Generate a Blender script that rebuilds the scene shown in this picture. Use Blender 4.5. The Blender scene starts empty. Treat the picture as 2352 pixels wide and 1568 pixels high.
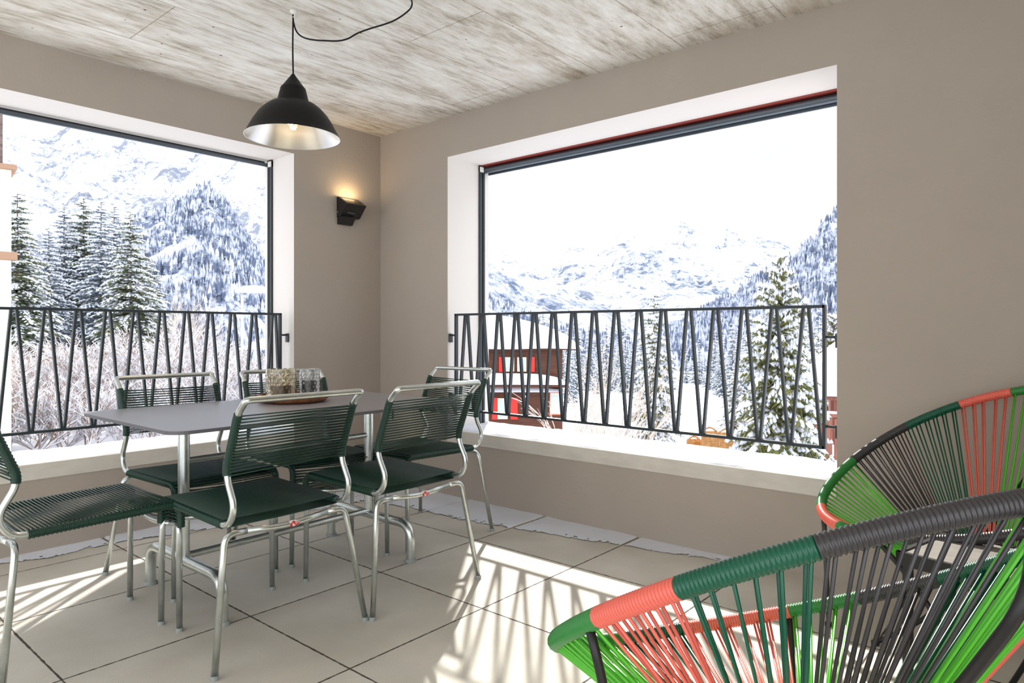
import bpy, bmesh, math, random
import numpy as np
from mathutils import Vector, Matrix, noise
SC = bpy.context.scene
COL = SC.collection
R = math.radians
rnd = random.Random(7)

# ------------------------------------------------------------------ camera
CAM = Vector((3.8022, -3.0446, 1.0421)); TH = 0.7051; F = 1566.06; HZ = 761.65
cam_d = bpy.data.cameras.new('camera'); cam = bpy.data.objects.new('camera', cam_d); COL.objects.link(cam)
cam.location = CAM; cam.rotation_euler = (R(90), 0, TH)
cam_d.sensor_width = 36.0; cam_d.lens = F * 36.0 / 2352.0
cam_d.shift_y = -(784.0 - HZ) / 2352.0
cam_d.clip_start = 0.02; cam_d.clip_end = 8000
SC.camera = cam
FW = Vector((-math.sin(TH), math.cos(TH), 0)); RT = Vector((math.cos(TH), math.sin(TH), 0))
# ------------------------------------------------------------------ look
SC.view_settings.view_transform = 'Standard'
SC.view_settings.look = 'None'
SC.view_settings.gamma = 1.0
SC.view_settings.use_curve_mapping = False
SC.view_settings.exposure = 0.27
SC.cycles.use_denoising = True
SC.cycles.max_bounces = 8
SC.cycles.diffuse_bounces = 5
SC.cycles.glossy_bounces = 4
SC.cycles.transmission_bounces = 8
SC.cycles.transparent_max_bounces = 12
SC.cycles.caustics_reflective = False
SC.cycles.caustics_refractive = False
SC.cycles.sample_clamp_indirect = 6.0
# ------------------------------------------------------------------ world: high thin overcast sky
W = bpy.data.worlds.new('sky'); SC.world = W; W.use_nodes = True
nt = W.node_tree; nt.nodes.clear()
o_ = nt.nodes.new('ShaderNodeOutputWorld'); bg = nt.nodes.new('ShaderNodeBackground')
tc = nt.nodes.new('ShaderNodeTexCoord'); mp = nt.nodes.new('ShaderNodeMapping'); mp.inputs['Scale'].default_value = (1, 1, 3.2)
ns = nt.nodes.new('ShaderNodeTexNoise'); ns.inputs['Scale'].default_value = 2.2; ns.inputs['Detail'].default_value = 5; ns.inputs['Roughness'].default_value = .55
cr = nt.nodes.new('ShaderNodeValToRGB')
cr.color_ramp.elements[0].position = .36; cr.color_ramp.elements[0].color = (.84, .88, .93, 1)
cr.color_ramp.elements[1].position = .60; cr.color_ramp.elements[1].color = (.96, .98, 1.0, 1)
nt.links.new(tc.outputs['Generated'], mp.inputs['Vector']); nt.links.new(mp.outputs[0], ns.inputs['Vector'])
nt.links.new(ns.outputs['Fac'], cr.inputs[0]); nt.links.new(cr.outputs[0], bg.inputs['Color'])
# sky brightened behind the camera, added as fill light for the terrace
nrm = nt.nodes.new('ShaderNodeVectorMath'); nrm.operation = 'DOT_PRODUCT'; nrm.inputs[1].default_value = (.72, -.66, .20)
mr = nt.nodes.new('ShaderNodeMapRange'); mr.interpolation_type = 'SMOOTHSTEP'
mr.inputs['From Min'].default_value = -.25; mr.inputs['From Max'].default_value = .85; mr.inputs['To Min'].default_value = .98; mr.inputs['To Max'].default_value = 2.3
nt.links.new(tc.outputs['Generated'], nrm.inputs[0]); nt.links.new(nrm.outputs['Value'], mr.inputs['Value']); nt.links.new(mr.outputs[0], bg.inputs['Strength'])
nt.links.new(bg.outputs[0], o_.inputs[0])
# ------------------------------------------------------------------ sun (comes in through both openings)
sd = bpy.data.lights.new('sun', 'SUN'); sun = bpy.data.objects.new('sun', sd); COL.objects.link(sun)
sd.energy = 8.2; sd.angle = R(0.9); sd.color = (1.0, .955, .89)
SUNV = Vector((-1.11, 1.396, 1.0)).normalized()
sun.rotation_euler = SUNV.to_track_quat('Z', 'Y').to_euler(); sun.location = (-6, 8, 9)

# ================================================================== helpers
def srgb(r, g, b):
    f = lambda c: (c / 255 / 12.92) if c / 255 <= .04045 else ((c / 255 + .055) / 1.055) ** 2.4
    return (f(r), f(g), f(b), 1)
MAT = {}
def mat(name, col, rough=.6, metal=0.0, bump=None, var=None, spec=.5, trans=0.0, ior=1.45, emis=None, coat=0):
    """principled material; var=(scale, colour2, lo, hi, stretch) noise mix; bump=(scale, strength, dist)"""
    if name in MAT: return MAT[name]
    m = bpy.data.materials.new(name); m.use_nodes = True; MAT[name] = m
    n = m.node_tree; b = n.nodes['Principled BSDF']
    b.inputs['Base Color'].default_value = col; b.inputs['Roughness'].default_value = rough
    b.inputs['Metallic'].default_value = metal; b.inputs['Specular IOR Level'].default_value = spec
    b.inputs['Transmission Weight'].default_value = trans; b.inputs['IOR'].default_value = ior
    b.inputs['Coat Weight'].default_value = coat; b.inputs['IOR'].default_value = ior
    if emis: b.inputs['Emission Color'].default_value = emis[0]; b.inputs['Emission Strength'].default_value = emis[1]
    t = n.nodes.new('ShaderNodeTexCoord')
    if var:
        sc, c2, lo, hi = var[:4]; st = var[4] if len(var) > 4 else (1, 1, 1)
        mpn = n.nodes.new('ShaderNodeMapping'); mpn.inputs['Scale'].default_value = st
        tx = n.nodes.new('ShaderNodeTexNoise'); tx.inputs['Scale'].default_value = sc; tx.inputs['Detail'].default_value = 6; tx.inputs['Roughness'].default_value = .62
        rp = n.nodes.new('ShaderNodeValToRGB'); rp.color_ramp.elements[0].position = lo; rp.color_ramp.elements[1].position = hi
        rp.color_ramp.elements[0].color = col; rp.color_ramp.elements[1].color = c2
        n.links.new(t.outputs['Object'], mpn.inputs[0]); n.links.new(mpn.outputs[0], tx.inputs['Vector'])
        n.links.new(tx.outputs['Fac'], rp.inputs[0]); n.links.new(rp.outputs[0], b.inputs['Base Color'])
    if bump:
        tx = n.nodes.new('ShaderNodeTexNoise'); tx.inputs['Scale'].default_value = bump[0]; tx.inputs['Detail'].default_value = 5
        bp = n.nodes.new('ShaderNodeBump'); bp.inputs['Strength'].default_value = bump[1]; bp.inputs['Distance'].default_value = bump[2]
        n.links.new(t.outputs['Object'], tx.inputs['Vector']); n.links.new(tx.outputs['Fac'], bp.inputs['Height']); n.links.new(bp.outputs[0], b.inputs['Normal'])
    return m

class MB:
    """collects vertices and faces; build() links them as one mesh object"""
    def __init__(s): s.v = []; s.f = []; s.mi = []
    def add(s, vs, fs, mi=0):
        k = len(s.v); s.v += [tuple(v) for v in vs]; s.f += [tuple(i + k for i in f) for f in fs]; s.mi += [mi] * len(fs); return s
    def box(s, c, d, mi=0, M=None):
        x, y, z = [q / 2 for q in d]
        vs = [Vector((c[0] + a * x, c[1] + b * y, c[2] + e * z)) for a in (-1, 1) for b in (-1, 1) for e in (-1, 1)]
        if M: vs = [M @ v for v in vs]
        return s.add(vs, [(0, 1, 3, 2), (4, 6, 7, 5), (0, 4, 5, 1), (2, 3, 7, 6), (0, 2, 6, 4), (1, 5, 7, 3)], mi)
    def bb(s, lo, hi, mi=0): return s.box([(a + b) / 2 for a, b in zip(lo, hi)], [b - a for a, b in zip(lo, hi)], mi)
    def tube(s, pts, r, seg=10, caps=True, closed=False, mi=0, rf=None):
        pts = [Vector(p) for p in pts]; n = len(pts)
        if n < 2: return s
        T = []
        for i in range(n):
            a = pts[(i - 1) % n] if (closed or i > 0) else pts[0]; b = pts[(i + 1) % n] if (closed or i < n - 1) else pts[-1]
            d = b - a; T.append(d.normalized() if d.length > 1e-9 else Vector((0, 0, 1)))
        up = Vector((0, 0, 1)) if abs(T[0].z) < .9 else Vector((0, 1, 0))
        u = T[0].cross(up).normalized(); vs = []
        for i in range(n):
            u = (u - T[i] * u.dot(T[i])); u = u.normalized() if u.length > 1e-6 else T[i].orthogonal().normalized()
            w = T[i].cross(u); rr = rf[i] if rf else (r[i] if isinstance(r, (list, tuple)) else r)
            for k in range(seg):
                a = 2 * math.pi * k / seg; vs.append(pts[i] + (u * math.cos(a) + w * math.sin(a)) * rr)
        fs = []
        for i in range(n if closed else n - 1):
            j = (i + 1) % n
            for k in range(seg):
                l = (k + 1) % seg; fs.append((i * seg + k, i * seg + l, j * seg + l, j * seg + k))
        if caps and not closed: fs += [tuple(reversed(range(seg))), tuple((n - 1) * seg + k for k in range(seg))]
        return s.add(vs, fs, mi)
    def lathe(s, prof, c=(0, 0, 0), seg=32, mi=0, caps=False, M=None):
        vs = []; fs = []; n = len(prof)
        for (r, z) in prof:
            for k in range(seg):
                a = 2 * math.pi * k / seg; p = Vector((r * math.cos(a), r * math.sin(a), z))
                if M: p = M @ p
                vs.append(p + Vector(c))
        for i in range(n - 1):
            for k in range(seg):
                l = (k + 1) % seg; fs.append((i * seg + k, i * seg + l, (i + 1) * seg + l, (i + 1) * seg + k))
        if caps: fs += [tuple(reversed(range(seg))), tuple((n - 1) * seg + k for k in range(seg))]
        return s.add(vs, fs, mi)
    def prism(s, poly, axis, a, b, mi=0):
        """poly = 2D points in the two other axes, extruded along axis from a to b"""
        def P(q, t):
            l = [q[0], q[1]]; l.insert(axis, t); return l
        n = len(poly); vs = [P(q, a) for q in poly] + [P(q, b) for q in poly]
        fs = [tuple(range(n)), tuple(reversed(range(n, 2 * n)))] + [(i, i + n, (i + 1) % n + n, (i + 1) % n) for i in range(n)]
        return s.add(vs, fs, mi)
    def build(s, name, mats, parent=None, smooth=False, bevel=0, xf=None, fix=True):
        me = bpy.data.meshes.new(name); me.from_pydata([tuple(v) for v in s.v], [], s.f); me.update()
        if not isinstance(mats, (list, tuple)): mats = [mats]
        for m in mats: me.materials.append(m)
        if len(mats) > 1: me.polygons.foreach_set('material_index', s.mi)
        if xf is not None: me.transform(xf)
        if fix:
            b = bmesh.new(); b.from_mesh(me); bmesh.ops.recalc_face_normals(b, faces=b.faces); b.to_mesh(me); b.free()
        if smooth:
            me.polygons.foreach_set('use_smooth', [True] * len(me.polygons))
            if smooth != 'all':
                try: me.set_sharp_from_angle(angle=R(38))
                except Exception: pass
        o = bpy.data.objects.new(name, me); COL.objects.link(o)
        if parent: o.parent = parent
        if bevel:
            md = o.modifiers.new('bevel', 'BEVEL'); md.width = bevel; md.segments = 2; md.limit_method = 'ANGLE'; md.angle_limit = R(40)
        return o
def tag(o, label=None, cat=None, group=None, kind=None):
    if label: o['label'] = label
    if cat: o['category'] = cat
    if group: o['group'] = group
    if kind: o['kind'] = kind
    return o
def empty(name, loc=(0, 0, 0), rz=0):
    o = bpy.data.objects.new(name, None); COL.objects.link(o); o.location = loc; o.rotation_euler = (0, 0, rz); o.empty_display_size = .1; return o
CH = {}
def copy_tree(root, loc, rz, scale=None):
    def rec(o, par):
        c = o.copy(); COL.objects.link(c)
        if par: c.parent = par
        for ch in [q for q in bpy.data.objects if q.parent == o and q != c]: rec(ch, c)
        return c
    c = rec(root, None); c.location = loc; c.rotation_euler = (0, 0, rz)
    if scale: c.scale = scale
    return c
def smooth_path(pts, rad, n=6):
    """polyline with rounded corners"""
    P = [Vector(p) for p in pts]; out = [P[0]]
    for i in range(1, len(P) - 1):
        a, b, c = P[i - 1], P[i], P[i + 1]; r = rad[i] if isinstance(rad, (list, tuple)) else rad
        d1 = (a - b); d2 = (c - b); l = min(r, d1.length * .49, d2.length * .49)
        p = b + d1.normalized() * l; q = b + d2.normalized() * l
        for k in range(n + 1):
            t = k / n; out.append(p * (1 - t) ** 2 + b * 2 * t * (1 - t) + q * t * t)
    out.append(P[-1]); return out
def resample(pts, step):
    P = [Vector(p) for p in pts]; out = [P[0]]; acc = 0
    for a, b in zip(P, P[1:]):
        L = (b - a).length
        while acc + L >= step and L > 0:
            t = (step - acc) / L; a = a.lerp(b, t); out.append(a.copy()); L = (b - a).length; acc = 0
        acc += L
    out.append(P[-1]); return out
def view(u, v, D):
    """world point seen at picture position u,v at forward distance D"""
    return CAM + FW * D + RT * ((u - 1176) / F * D) + Vector((0, 0, -(v - HZ) / F * D))
def spot(u, D, z): 
    p = CAM + FW * D + RT * ((u - 1176) / F * D); return Vector((p.x, p.y, z))

# ================================================================== materials
M_wall = mat('taupe_plaster', srgb(174, 164, 153), .93, bump=(55, .25, .004), var=(2.2, srgb(171, 160, 150), .35, .7), spec=.15)
M_reveal = mat('white_plaster', srgb(224, 219, 215), .9, bump=(60, .15, .003), spec=.15)
M_steel = mat('galvanised_steel', srgb(224, 230, 228), .30, 1.0, var=(14, srgb(192, 199, 197), .35, .7), bump=(60, .06, .002))
M_cord = mat('dark_green_cord', srgb(16, 52, 40), .36, spec=.5)
M_black = mat('black_steel', srgb(32, 30, 31), .42, spec=.5)
M_rail = mat('anthracite_railing_steel', srgb(44, 52, 56), .45, spec=.5)
M_snow = mat('snow', srgb(222, 226, 236), .85, bump=(3.0, .35, .05), spec=.2)
M_sillst = mat('pale_concrete_sill', srgb(214, 209, 200), .85, bump=(40, .2, .003), var=(5, srgb(200, 195, 186), .4, .7, (1, 1, 3)), spec=.2)
M_white = mat('white_plastic', srgb(235, 235, 232), .5)
M_cap = mat('grey_foot_cap', srgb(150, 156, 154), .6)

def tile_material():
    m = bpy.data.materials.new('concrete_pavers'); m.use_nodes = True; n = m.node_tree; L = n.links; b = n.nodes['Principled BSDF']
    t = n.nodes.new('ShaderNodeTexCoord'); sp = n.nodes.new('ShaderNodeSeparateXYZ'); L.new(t.outputs['Object'], sp.inputs[0])
    def mt(op, a, bb=None, c=None):
        q = n.nodes.new('ShaderNodeMath'); q.operation = op
        for i, x in enumerate((a, bb, c)):
            if x is None: continue
            if hasattr(x, 'links'): L.new(x, q.inputs[i])
            else: q.inputs[i].default_value = x
        return q.outputs[0]
    wob = n.nodes.new('ShaderNodeTexNoise'); wob.inputs['Scale'].default_value = 40; L.new(t.outputs['Object'], wob.inputs['Vector'])
    wv = mt('MULTIPLY', mt('SUBTRACT', wob.outputs['Fac'], .5), .006)
    def dist(ax, off):
        f = mt('FRACT', mt('DIVIDE', mt('SUBTRACT', ax, off), .6))
        d = mt('MULTIPLY', mt('MINIMUM', f, mt('SUBTRACT', 1.0, f)), .6); return mt('ADD', d, wv)
    d = mt('MINIMUM', dist(sp.outputs[0], 2.0525), dist(sp.outputs[1], .0373))
    joint = n.nodes.new('ShaderNodeMapRange'); joint.inputs['From Min'].default_value = .0015; joint.inputs['From Max'].default_value = .0048; L.new(d, joint.inputs['Value'])
    fine = n.nodes.new('ShaderNodeTexNoise'); fine.inputs['Scale'].default_value = 420; fine.inputs['Detail'].default_value = 3; L.new(t.outputs['Object'], fine.inputs['Vector'])
    big = n.nodes.new('ShaderNodeTexNoise'); big.inputs['Scale'].default_value = 2.4; big.inputs['Detail'].default_value = 5; L.new(t.outputs['Object'], big.inputs['Vector'])
    vor = n.nodes.new('ShaderNodeTexWhiteNoise'); cb = n.nodes.new('ShaderNodeCombineXYZ')
    L.new(mt('FLOOR', mt('DIVIDE', mt('SUBTRACT', sp.outputs[0], 2.0525), .6)), cb.inputs[0]); L.new(mt('FLOOR', mt('DIVIDE', mt('SUBTRACT', sp.outputs[1], .0373), .6)), cb.inputs[1]); L.new(cb.outputs[0], vor.inputs[0])
    fac = mt('ADD', mt('ADD', mt('MULTIPLY', fine.outputs['Fac'], .55), mt('MULTIPLY', big.outputs['Fac'], .5)), mt('MULTIPLY', mt('SUBTRACT', vor.outputs['Value'], .5), .14))
    rp = n.nodes.new('ShaderNodeValToRGB'); rp.color_ramp.elements[0].position = .38; rp.color_ramp.elements[0].color = srgb(188, 182, 170)
    rp.color_ramp.elements[1].position = .70; rp.color_ramp.elements[1].color = srgb(226, 221, 211); L.new(fac, rp.inputs[0])
    mx = n.nodes.new('ShaderNodeMix'); mx.data_type = 'RGBA'; L.new(joint.outputs[0], mx.inputs[0]); mx.inputs[6].default_value = srgb(70, 62, 54); L.new(rp.outputs[0], mx.inputs[7])
    L.new(mx.outputs[2], b.inputs['Base Color']); b.inputs['Roughness'].default_value = .8; b.inputs['Specular IOR Level'].default_value = .25
    hp = mt('ADD', mt('MULTIPLY', joint.outputs[0], 1.0), mt('MULTIPLY', fine.outputs['Fac'], .12))
    bp = n.nodes.new('ShaderNodeBump'); bp.inputs['Strength'].default_value = .6; bp.inputs['Distance'].default_value = .004; L.new(hp, bp.inputs['Height']); L.new(bp.outputs[0], b.inputs['Normal'])
    return m
def ceiling_material():
    m = bpy.data.materials.new('board_marked_concrete'); m.use_nodes = True; n = m.node_tree; L = n.links; b = n.nodes['Principled BSDF']
    t = n.nodes.new('ShaderNodeTexCoord'); sp = n.nodes.new('ShaderNodeSeparateXYZ'); L.new(t.outputs['Object'], sp.inputs[0])
    def mt(op, a, bb=None):
        q = n.nodes.new('ShaderNodeMath'); q.operation = op
        for i, x in enumerate((a, bb)):
            if x is None: continue
            if hasattr(x, 'links'): L.new(x, q.inputs[i])
            else: q.inputs[i].default_value = x
        return q.outputs[0]
    def nz(st, sc, det=6, ro=.6):
        mp = n.nodes.new('ShaderNodeMapping'); mp.inputs['Scale'].default_value = st; q = n.nodes.new('ShaderNodeTexNoise')
        q.inputs['Scale'].default_value = sc; q.inputs['Detail'].default_value = det; q.inputs['Roughness'].default_value = ro
        L.new(t.outputs['Object'], mp.inputs[0]); L.new(mp.outputs[0], q.inputs['Vector']); return q.outputs['Fac']
    grain = nz((7, 1.1, 1), 4.2, 8, .70); streak = nz((2.4, .9, 1), 3.0, 6, .62); blot = nz((1.5, 1.0, 1), 2.2, 7, .64); fine = nz((46, 6, 1), 4.0, 4, .7)
    g = mt('ADD', mt('MULTIPLY', grain, .50), mt('ADD', mt('MULTIPLY', streak, .42), mt('MULTIPLY', fine, .16)))
    rp = n.nodes.new('ShaderNodeValToRGB'); e = rp.color_ramp.elements
    e[0].position = .38; e[0].color = srgb(146, 137, 122); e[1].position = .64; e[1].color = srgb(238, 237, 232)
    q = rp.color_ramp.elements.new(.46); q.color = srgb(188, 180, 167)
    q = rp.color_ramp.elements.new(.54); q.color = srgb(220, 216, 208); L.new(g, rp.inputs[0])
    # rusty brown and grey stains
    st = n.nodes.new('ShaderNodeValToRGB'); st.color_ramp.elements[0].position = .55; st.color_ramp.elements[0].color = (0, 0, 0, 1); st.color_ramp.elements[1].position = .72; st.color_ramp.elements[1].color = (1, 1, 1, 1)
    L.new(mt('ADD', mt('MULTIPLY', blot, .7), mt('MULTIPLY', grain, .32)), st.inputs[0])
    mx = n.nodes.new('ShaderNodeMix'); mx.data_type = 'RGBA'; L.new(mt('MULTIPLY', st.outputs[0], .55), mx.inputs[0]); L.new(rp.outputs[0], mx.inputs[6]); mx.inputs[7].default_value = srgb(166, 142, 110)
    # panel seams .48 m wide running towards the wall, cross joints staggered
    f = mt('FRACT', mt('DIVIDE', mt('SUBTRACT', sp.outputs[0], .378 - 4.8), .4805)); d1 = mt('MULTIPLY', mt('MINIMUM', f, mt('SUBTRACT', 1.0, f)), .4805)
    row = mt('FLOOR', mt('DIVIDE', mt('SUBTRACT', sp.outputs[0], .378 - 4.8), .4805))
    off = mt('MULTIPLY', mt('MODULO', row, 3.0), .87)
    f2 = mt('FRACT', mt('DIVIDE', mt('ADD', mt('ADD', sp.outputs[1], off), 21.778 - .87), 2.5)); d2 = mt('MULTIPLY', mt('MINIMUM', f2, mt('SUBTRACT', 1.0, f2)), 2.5)
    dd = mt('ADD', mt('MINIMUM', d1, d2), mt('MULTIPLY', mt('SUBTRACT', fine, .35), .006))
    sm = n.nodes.new('ShaderNodeMapRange'); sm.inputs['From Min'].default_value = .0; sm.inputs['From Max'].default_value = .0050; L.new(dd, sm.inputs['Value'])
    mx2 = n.nodes.new('ShaderNodeMix'); mx2.data_type = 'RGBA'; L.new(sm.outputs[0], mx2.inputs[0]); mx2.inputs[6].default_value = srgb(140, 120, 98); L.new(mx.outputs[2], mx2.inputs[7])
    # small pits
    vo = n.nodes.new('ShaderNodeTexVoronoi'); vo.inputs['Scale'].default_value = 9; vo.inputs['Randomness'].default_value = 1; L.new(t.outputs['Object'], vo.inputs['Vector'])
    pit = n.nodes.new('ShaderNodeMapRange'); pit.inputs['From Min'].default_value = .035; pit.inputs['From Max'].default_value = .07; L.new(mt('ADD', vo.outputs['Distance'], mt('MULTIPLY', mt('SUBTRACT', blot, .45), .22)), pit.inputs['Value'])
    mx3 = n.nodes.new('ShaderNodeMix'); mx3.data_type = 'RGBA'; L.new(pit.outputs[0], mx3.inputs[0]); mx3.inputs[6].default_value = srgb(118, 92, 70); L.new(mx2.outputs[2], mx3.inputs[7])
    L.new(mx3.outputs[2], b.inputs['Base Color']); b.inputs['Roughness'].default_value = .9; b.inputs['Specular IOR Level'].default_value = .15
    bp = n.nodes.new('ShaderNodeBump'); bp.inputs['Strength'].default_value = .35; bp.inputs['Distance'].default_value = .004; L.new(mt('ADD', grain, mt('MULTIPLY', sm.outputs[0], .4)), bp.inputs['Height']); L.new(bp.outputs[0], b.inputs['Normal'])
    return m
M_tile = tile_material(); M_ceil = ceiling_material()

# ================================================================== the room
H = 2.4095
X0, X1, ZT = .672, 2.991, 2.156      # opening in the right-hand wall (plane y = 0)
YA = -.681; YA2 = -4.1               # opening in the left-hand wall (plane x = 0)
DB, DA = .388, .345                  # reveal depths
ZS = .343                            # underside of the sills
def wall_with_hole(name, A0, A1, B0, B1, thick, axis):
    """wall along one axis with a hole A..B; reveal faces use material 1; axis 0: runs along x at y>=0, axis 1: along y at x<=0"""
    m = MB(); a0, a1 = A0, A1; h0, h1 = B0, B1
    def P(s, d, z): return (s, d, z) if axis == 0 else (-d, s, z)
    t = thick
    zs = [-.35, ZS, ZT, H]; ss = [a0, h0, h1, a1]
    for d in (0, t):
        for i in range(3):
            for j in range(3):
                if i == 1 and j == 1: continue
                m.add([P(ss[i], d, zs[j]), P(ss[i + 1], d, zs[j]), P(ss[i + 1], d, zs[j + 1]), P(ss[i], d, zs[j + 1])], [(0, 1, 2, 3)])
    for (s0, z0, s1, z1) in ((h0, ZS, h0, ZT), (h1, ZS, h1, ZT), (h0, ZT, h1, ZT), (h0, ZS, h1, ZS)):
        m.add([P(s0, 0, z0), P(s1, 0, z1), P(s1, t, z1), P(s0, t, z0)], [(0, 1, 2, 3)], 1)
    for (s0, z0, s1, z1) in ((a0, -.35, a0, H), (a1, -.35, a1, H), (a0, H, a1, H), (a0, -.35, a1, -.35)):
        m.add([P(s0, 0, z0), P(s1, 0, z1), P(s1, t, z1), P(s0, t, z0)], [(0, 1, 2, 3)])
    me_o = m.build(name, [M_wall, M_reveal], fix=False)
    b = bmesh.new(); b.from_mesh(me_o.data); bmesh.ops.remove_doubles(b, verts=b.verts, dist=1e-5); bmesh.ops.recalc_face_normals(b, faces=b.faces); b.to_mesh(me_o.data); b.free()
    return tag(me_o, kind='structure')
tag(wall_with_hole('wall_right', 0.0, 5.4, X0, X1, DB, 0), 'taupe plastered wall with the wide opening on the right')
tag(wall_with_hole('wall_left', -5.2, 0.0, YA2, YA, DA, 1), 'taupe plastered wall with the wide opening on the left')
m = MB(); m.bb((-DA, 0, -.35), (0, DB, H)); tag(m.build('wall_corner', M_wall), 'corner pier behind the two plastered walls', kind='structure')
m = MB(); m.bb((5.0, -2.6, -.35), (5.4, -.002, H)); tag(m.build('wall_end_added', M_wall), 'unseen taupe plastered end wall, added on the right to hold back light', kind='structure')  # unseen wall, added to dim the right end of the terrace
m = MB(); m.bb((-.0, -5.2, -.35), (5.4, 0.0, 0)); tag(m.build('floor', M_tile), 'terrace floor of pale concrete pavers', kind='structure')
m = MB(); m.bb((-DA, -5.2, H), (5.4, DB, H + .3)); tag(m.build('ceiling', M_ceil), 'board-marked raw concrete ceiling', kind='structure')

# ---- sills (concrete) with trodden-down snow on top
def sill(name, axis, s0, s1, depth, label):
    m = MB()
    if axis == 0: m.bb((s0, -.006, ZS), (s1, depth + .03, .420))
    else: m.bb((-depth - .03, s0, ZS), (.006, s1, .420))
    tag(m.build(name, M_sillst, bevel=.004), label, kind='structure')
sill('trim_1', 0, X0, X1, DB, 'pale concrete sill of the right opening')
sill('trim_2', 1, YA2, YA, DA, 'pale concrete sill of the left opening')
def sheet(name, x0, x1, y0, y1, step, zf, material, inside=None, smooth='all', bottom=None):
    """closed lumpy slab: top height zf(x,y), flat underside"""
    nx = max(2, int((x1 - x0) / step)); ny = max(2, int((y1 - y0) / step)); m = MB(); idx = {}; cells = []
    for i in range(nx):
        for j in range(ny):
            cx = x0 + (i + .5) * (x1 - x0) / nx; cy = y0 + (j + .5) * (y1 - y0) / ny
            if inside is None or inside(cx, cy): cells.append((i, j))
    def V(i, j):
        if (i, j) not in idx:
            x = x0 + i * (x1 - x0) / nx; y = y0 + j * (y1 - y0) / ny
            idx[(i, j)] = len(m.v); m.v.append((x, y, zf(x, y)))
        return idx[(i, j)]
    for i, j in cells: m.f.append((V(i, j), V(i + 1, j), V(i + 1, j + 1), V(i, j + 1))); m.mi.append(0)
    return m.build(name, material, smooth=smooth, fix=False)
def sillsnow(name, x0, x1, y0, y1, edge, label):
    def zf(x, y):
        n = noise.fractal(Vector((x * 5, y * 5, 3.1)), .6, 2, 4)
        e = min(edge(x, y) / .03, 1.0)
        return .4205 + max(0, (.012 + .006 * n)) * max(e, 0) ** .6 if e > 0 else .4203
    o = sheet(name, x0, x1, y0, y1, .02, zf, M_snow)
    return tag(o, label, 'snow')
sillsnow('snow_layer', X0, X1, .004, DB + .02, lambda x, y: min(y - .004, DB + .02 - y + .01), 'thin sunlit layer of snow covering the sill of the right opening')
sillsnow('snow_layer', -DA - .02, -.004, -4.1, YA, lambda x, y: min(-.004 - x, x + DA + .03), 'thin sunlit layer of snow covering the sill of the left opening')

# ---- drift of blown-in snow on the floor along both walls
def drift_in(x, y):
    wob = .045 * noise.fractal(Vector((x * 2.2, y * 2.2, 0)), .7, 2, 4) + .018 * noise.noise(Vector((x * 30, y * 30, 1)))
    s = x if -y < x else -y
    wB = .50 * max(0, 1 - x / 2.75) ** .75 - .01; wA = .46 * max(0, 1 - (-y) / 2.4) ** .75 - .01
    if noise.noise(Vector((x * 60, y * 60, 4))) > .42 and (-y > wB + wob - .03 and x > wA + wob - .03): return False
    return -y < wB + wob or x < wA + wob
def drift_z(x, y):
    gx = ((x - 2.0525) / .6) % 1; gy = ((y - .0373) / .6) % 1
    d = min(gx, 1 - gx, gy, 1 - gy) * .6
    h = .005 + .004 * noise.noise(Vector((x * 6, y * 6, 2)))
    return (h if d > .009 else -.004)
dr = sheet('snow_drift', .0, 2.8, -2.5, .0, .0125, drift_z, M_snow, drift_in)
tag(dr, 'thin drift of blown-in snow on the pavers along the foot of the two walls', 'snow', kind='stuff')

# ================================================================== railings
def railing(name, a0, a1, ztop, zbot, fix, axis, step, first, label):
    root = empty(name, (0, 0, 0)); w = .013; d = .022
    def P(s, z, dd=0): return Vector((s, fix + dd, z)) if axis == 0 else Vector((fix - dd, s, z))
    def bar(p, q, w=w, d=d):
        m = MB(); n = Vector((0, 1, 0)) if axis == 0 else Vector((1, 0, 0)); t = (q - p).normalized(); s = t.cross(n).normalized() * (w / 2); n = n * (d / 2)
        m.add([p + s + n, p + s - n, p - s - n, p - s + n, q + s + n, q + s - n, q - s - n, q - s + n], [(0, 1, 2, 3), (4, 5, 6, 7), (0, 4, 5, 1), (1, 5, 6, 2), (2, 6, 7, 3), (3, 7, 4, 0)])
        return m
    bar(P(a0, ztop), P(a1, ztop)).build('top_rail', M_rail, root); bar(P(a0, zbot), P(a1, zbot)).build('bottom_rail', M_rail, root)
    for s in (a0, a1): bar(P(s, zbot - .006), P(s, ztop + .006)).build('end_post', M_rail, root)
    # zigzag of flat bars: tips nearly touch on the rails
    top = first; g = .011; k = 0
    while top + g < a1 - .02:
        m = bar(P(top - g, ztop - .005), P(max(top - step / 2 + g * .6, a0), zbot + .005), .011, .02); m.build('slanting_bar', M_rail, root)
        if top + step / 2 < a1 + .03:
            m = bar(P(top + g, ztop - .005), P(min(top + step / 2 - g * .6, a1 - .004), zbot + .005), .011, .02); m.build('slanting_bar', M_rail, root)
        top += step
    for s, sg in ((a0, -1), (a1, 1)):
        for z in (ztop - .13, zbot + .09):
            m = MB(); p = P(s, z); q = P(s + sg * .048, z); m.tube([p, q], .006, 8)
            c = P(s + sg * .05, z - .018); m.box(c, (.008, .03, .055) if axis == 0 else (.03, .008, .055)); m.build('wall_bracket', M_rail, root)
    return tag(root, label, 'railing')
FY = .022; kk = (FY - CAM.y) / (.075 - CAM.y)
railing('balcony_railing', .728, 2.936, 1.150, .551, FY, 0, .1385 * kk, CAM.x - (CAM.x - .767) * kk, 'dark zigzag steel railing across the right opening')
railing('balcony_railing', -4.05, -.736, 1.152, .560, -.069, 1, .1375 * .977, -.736 - .040 - 23 * .1375 * .977, 'dark zigzag steel railing across the left opening')

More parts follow.
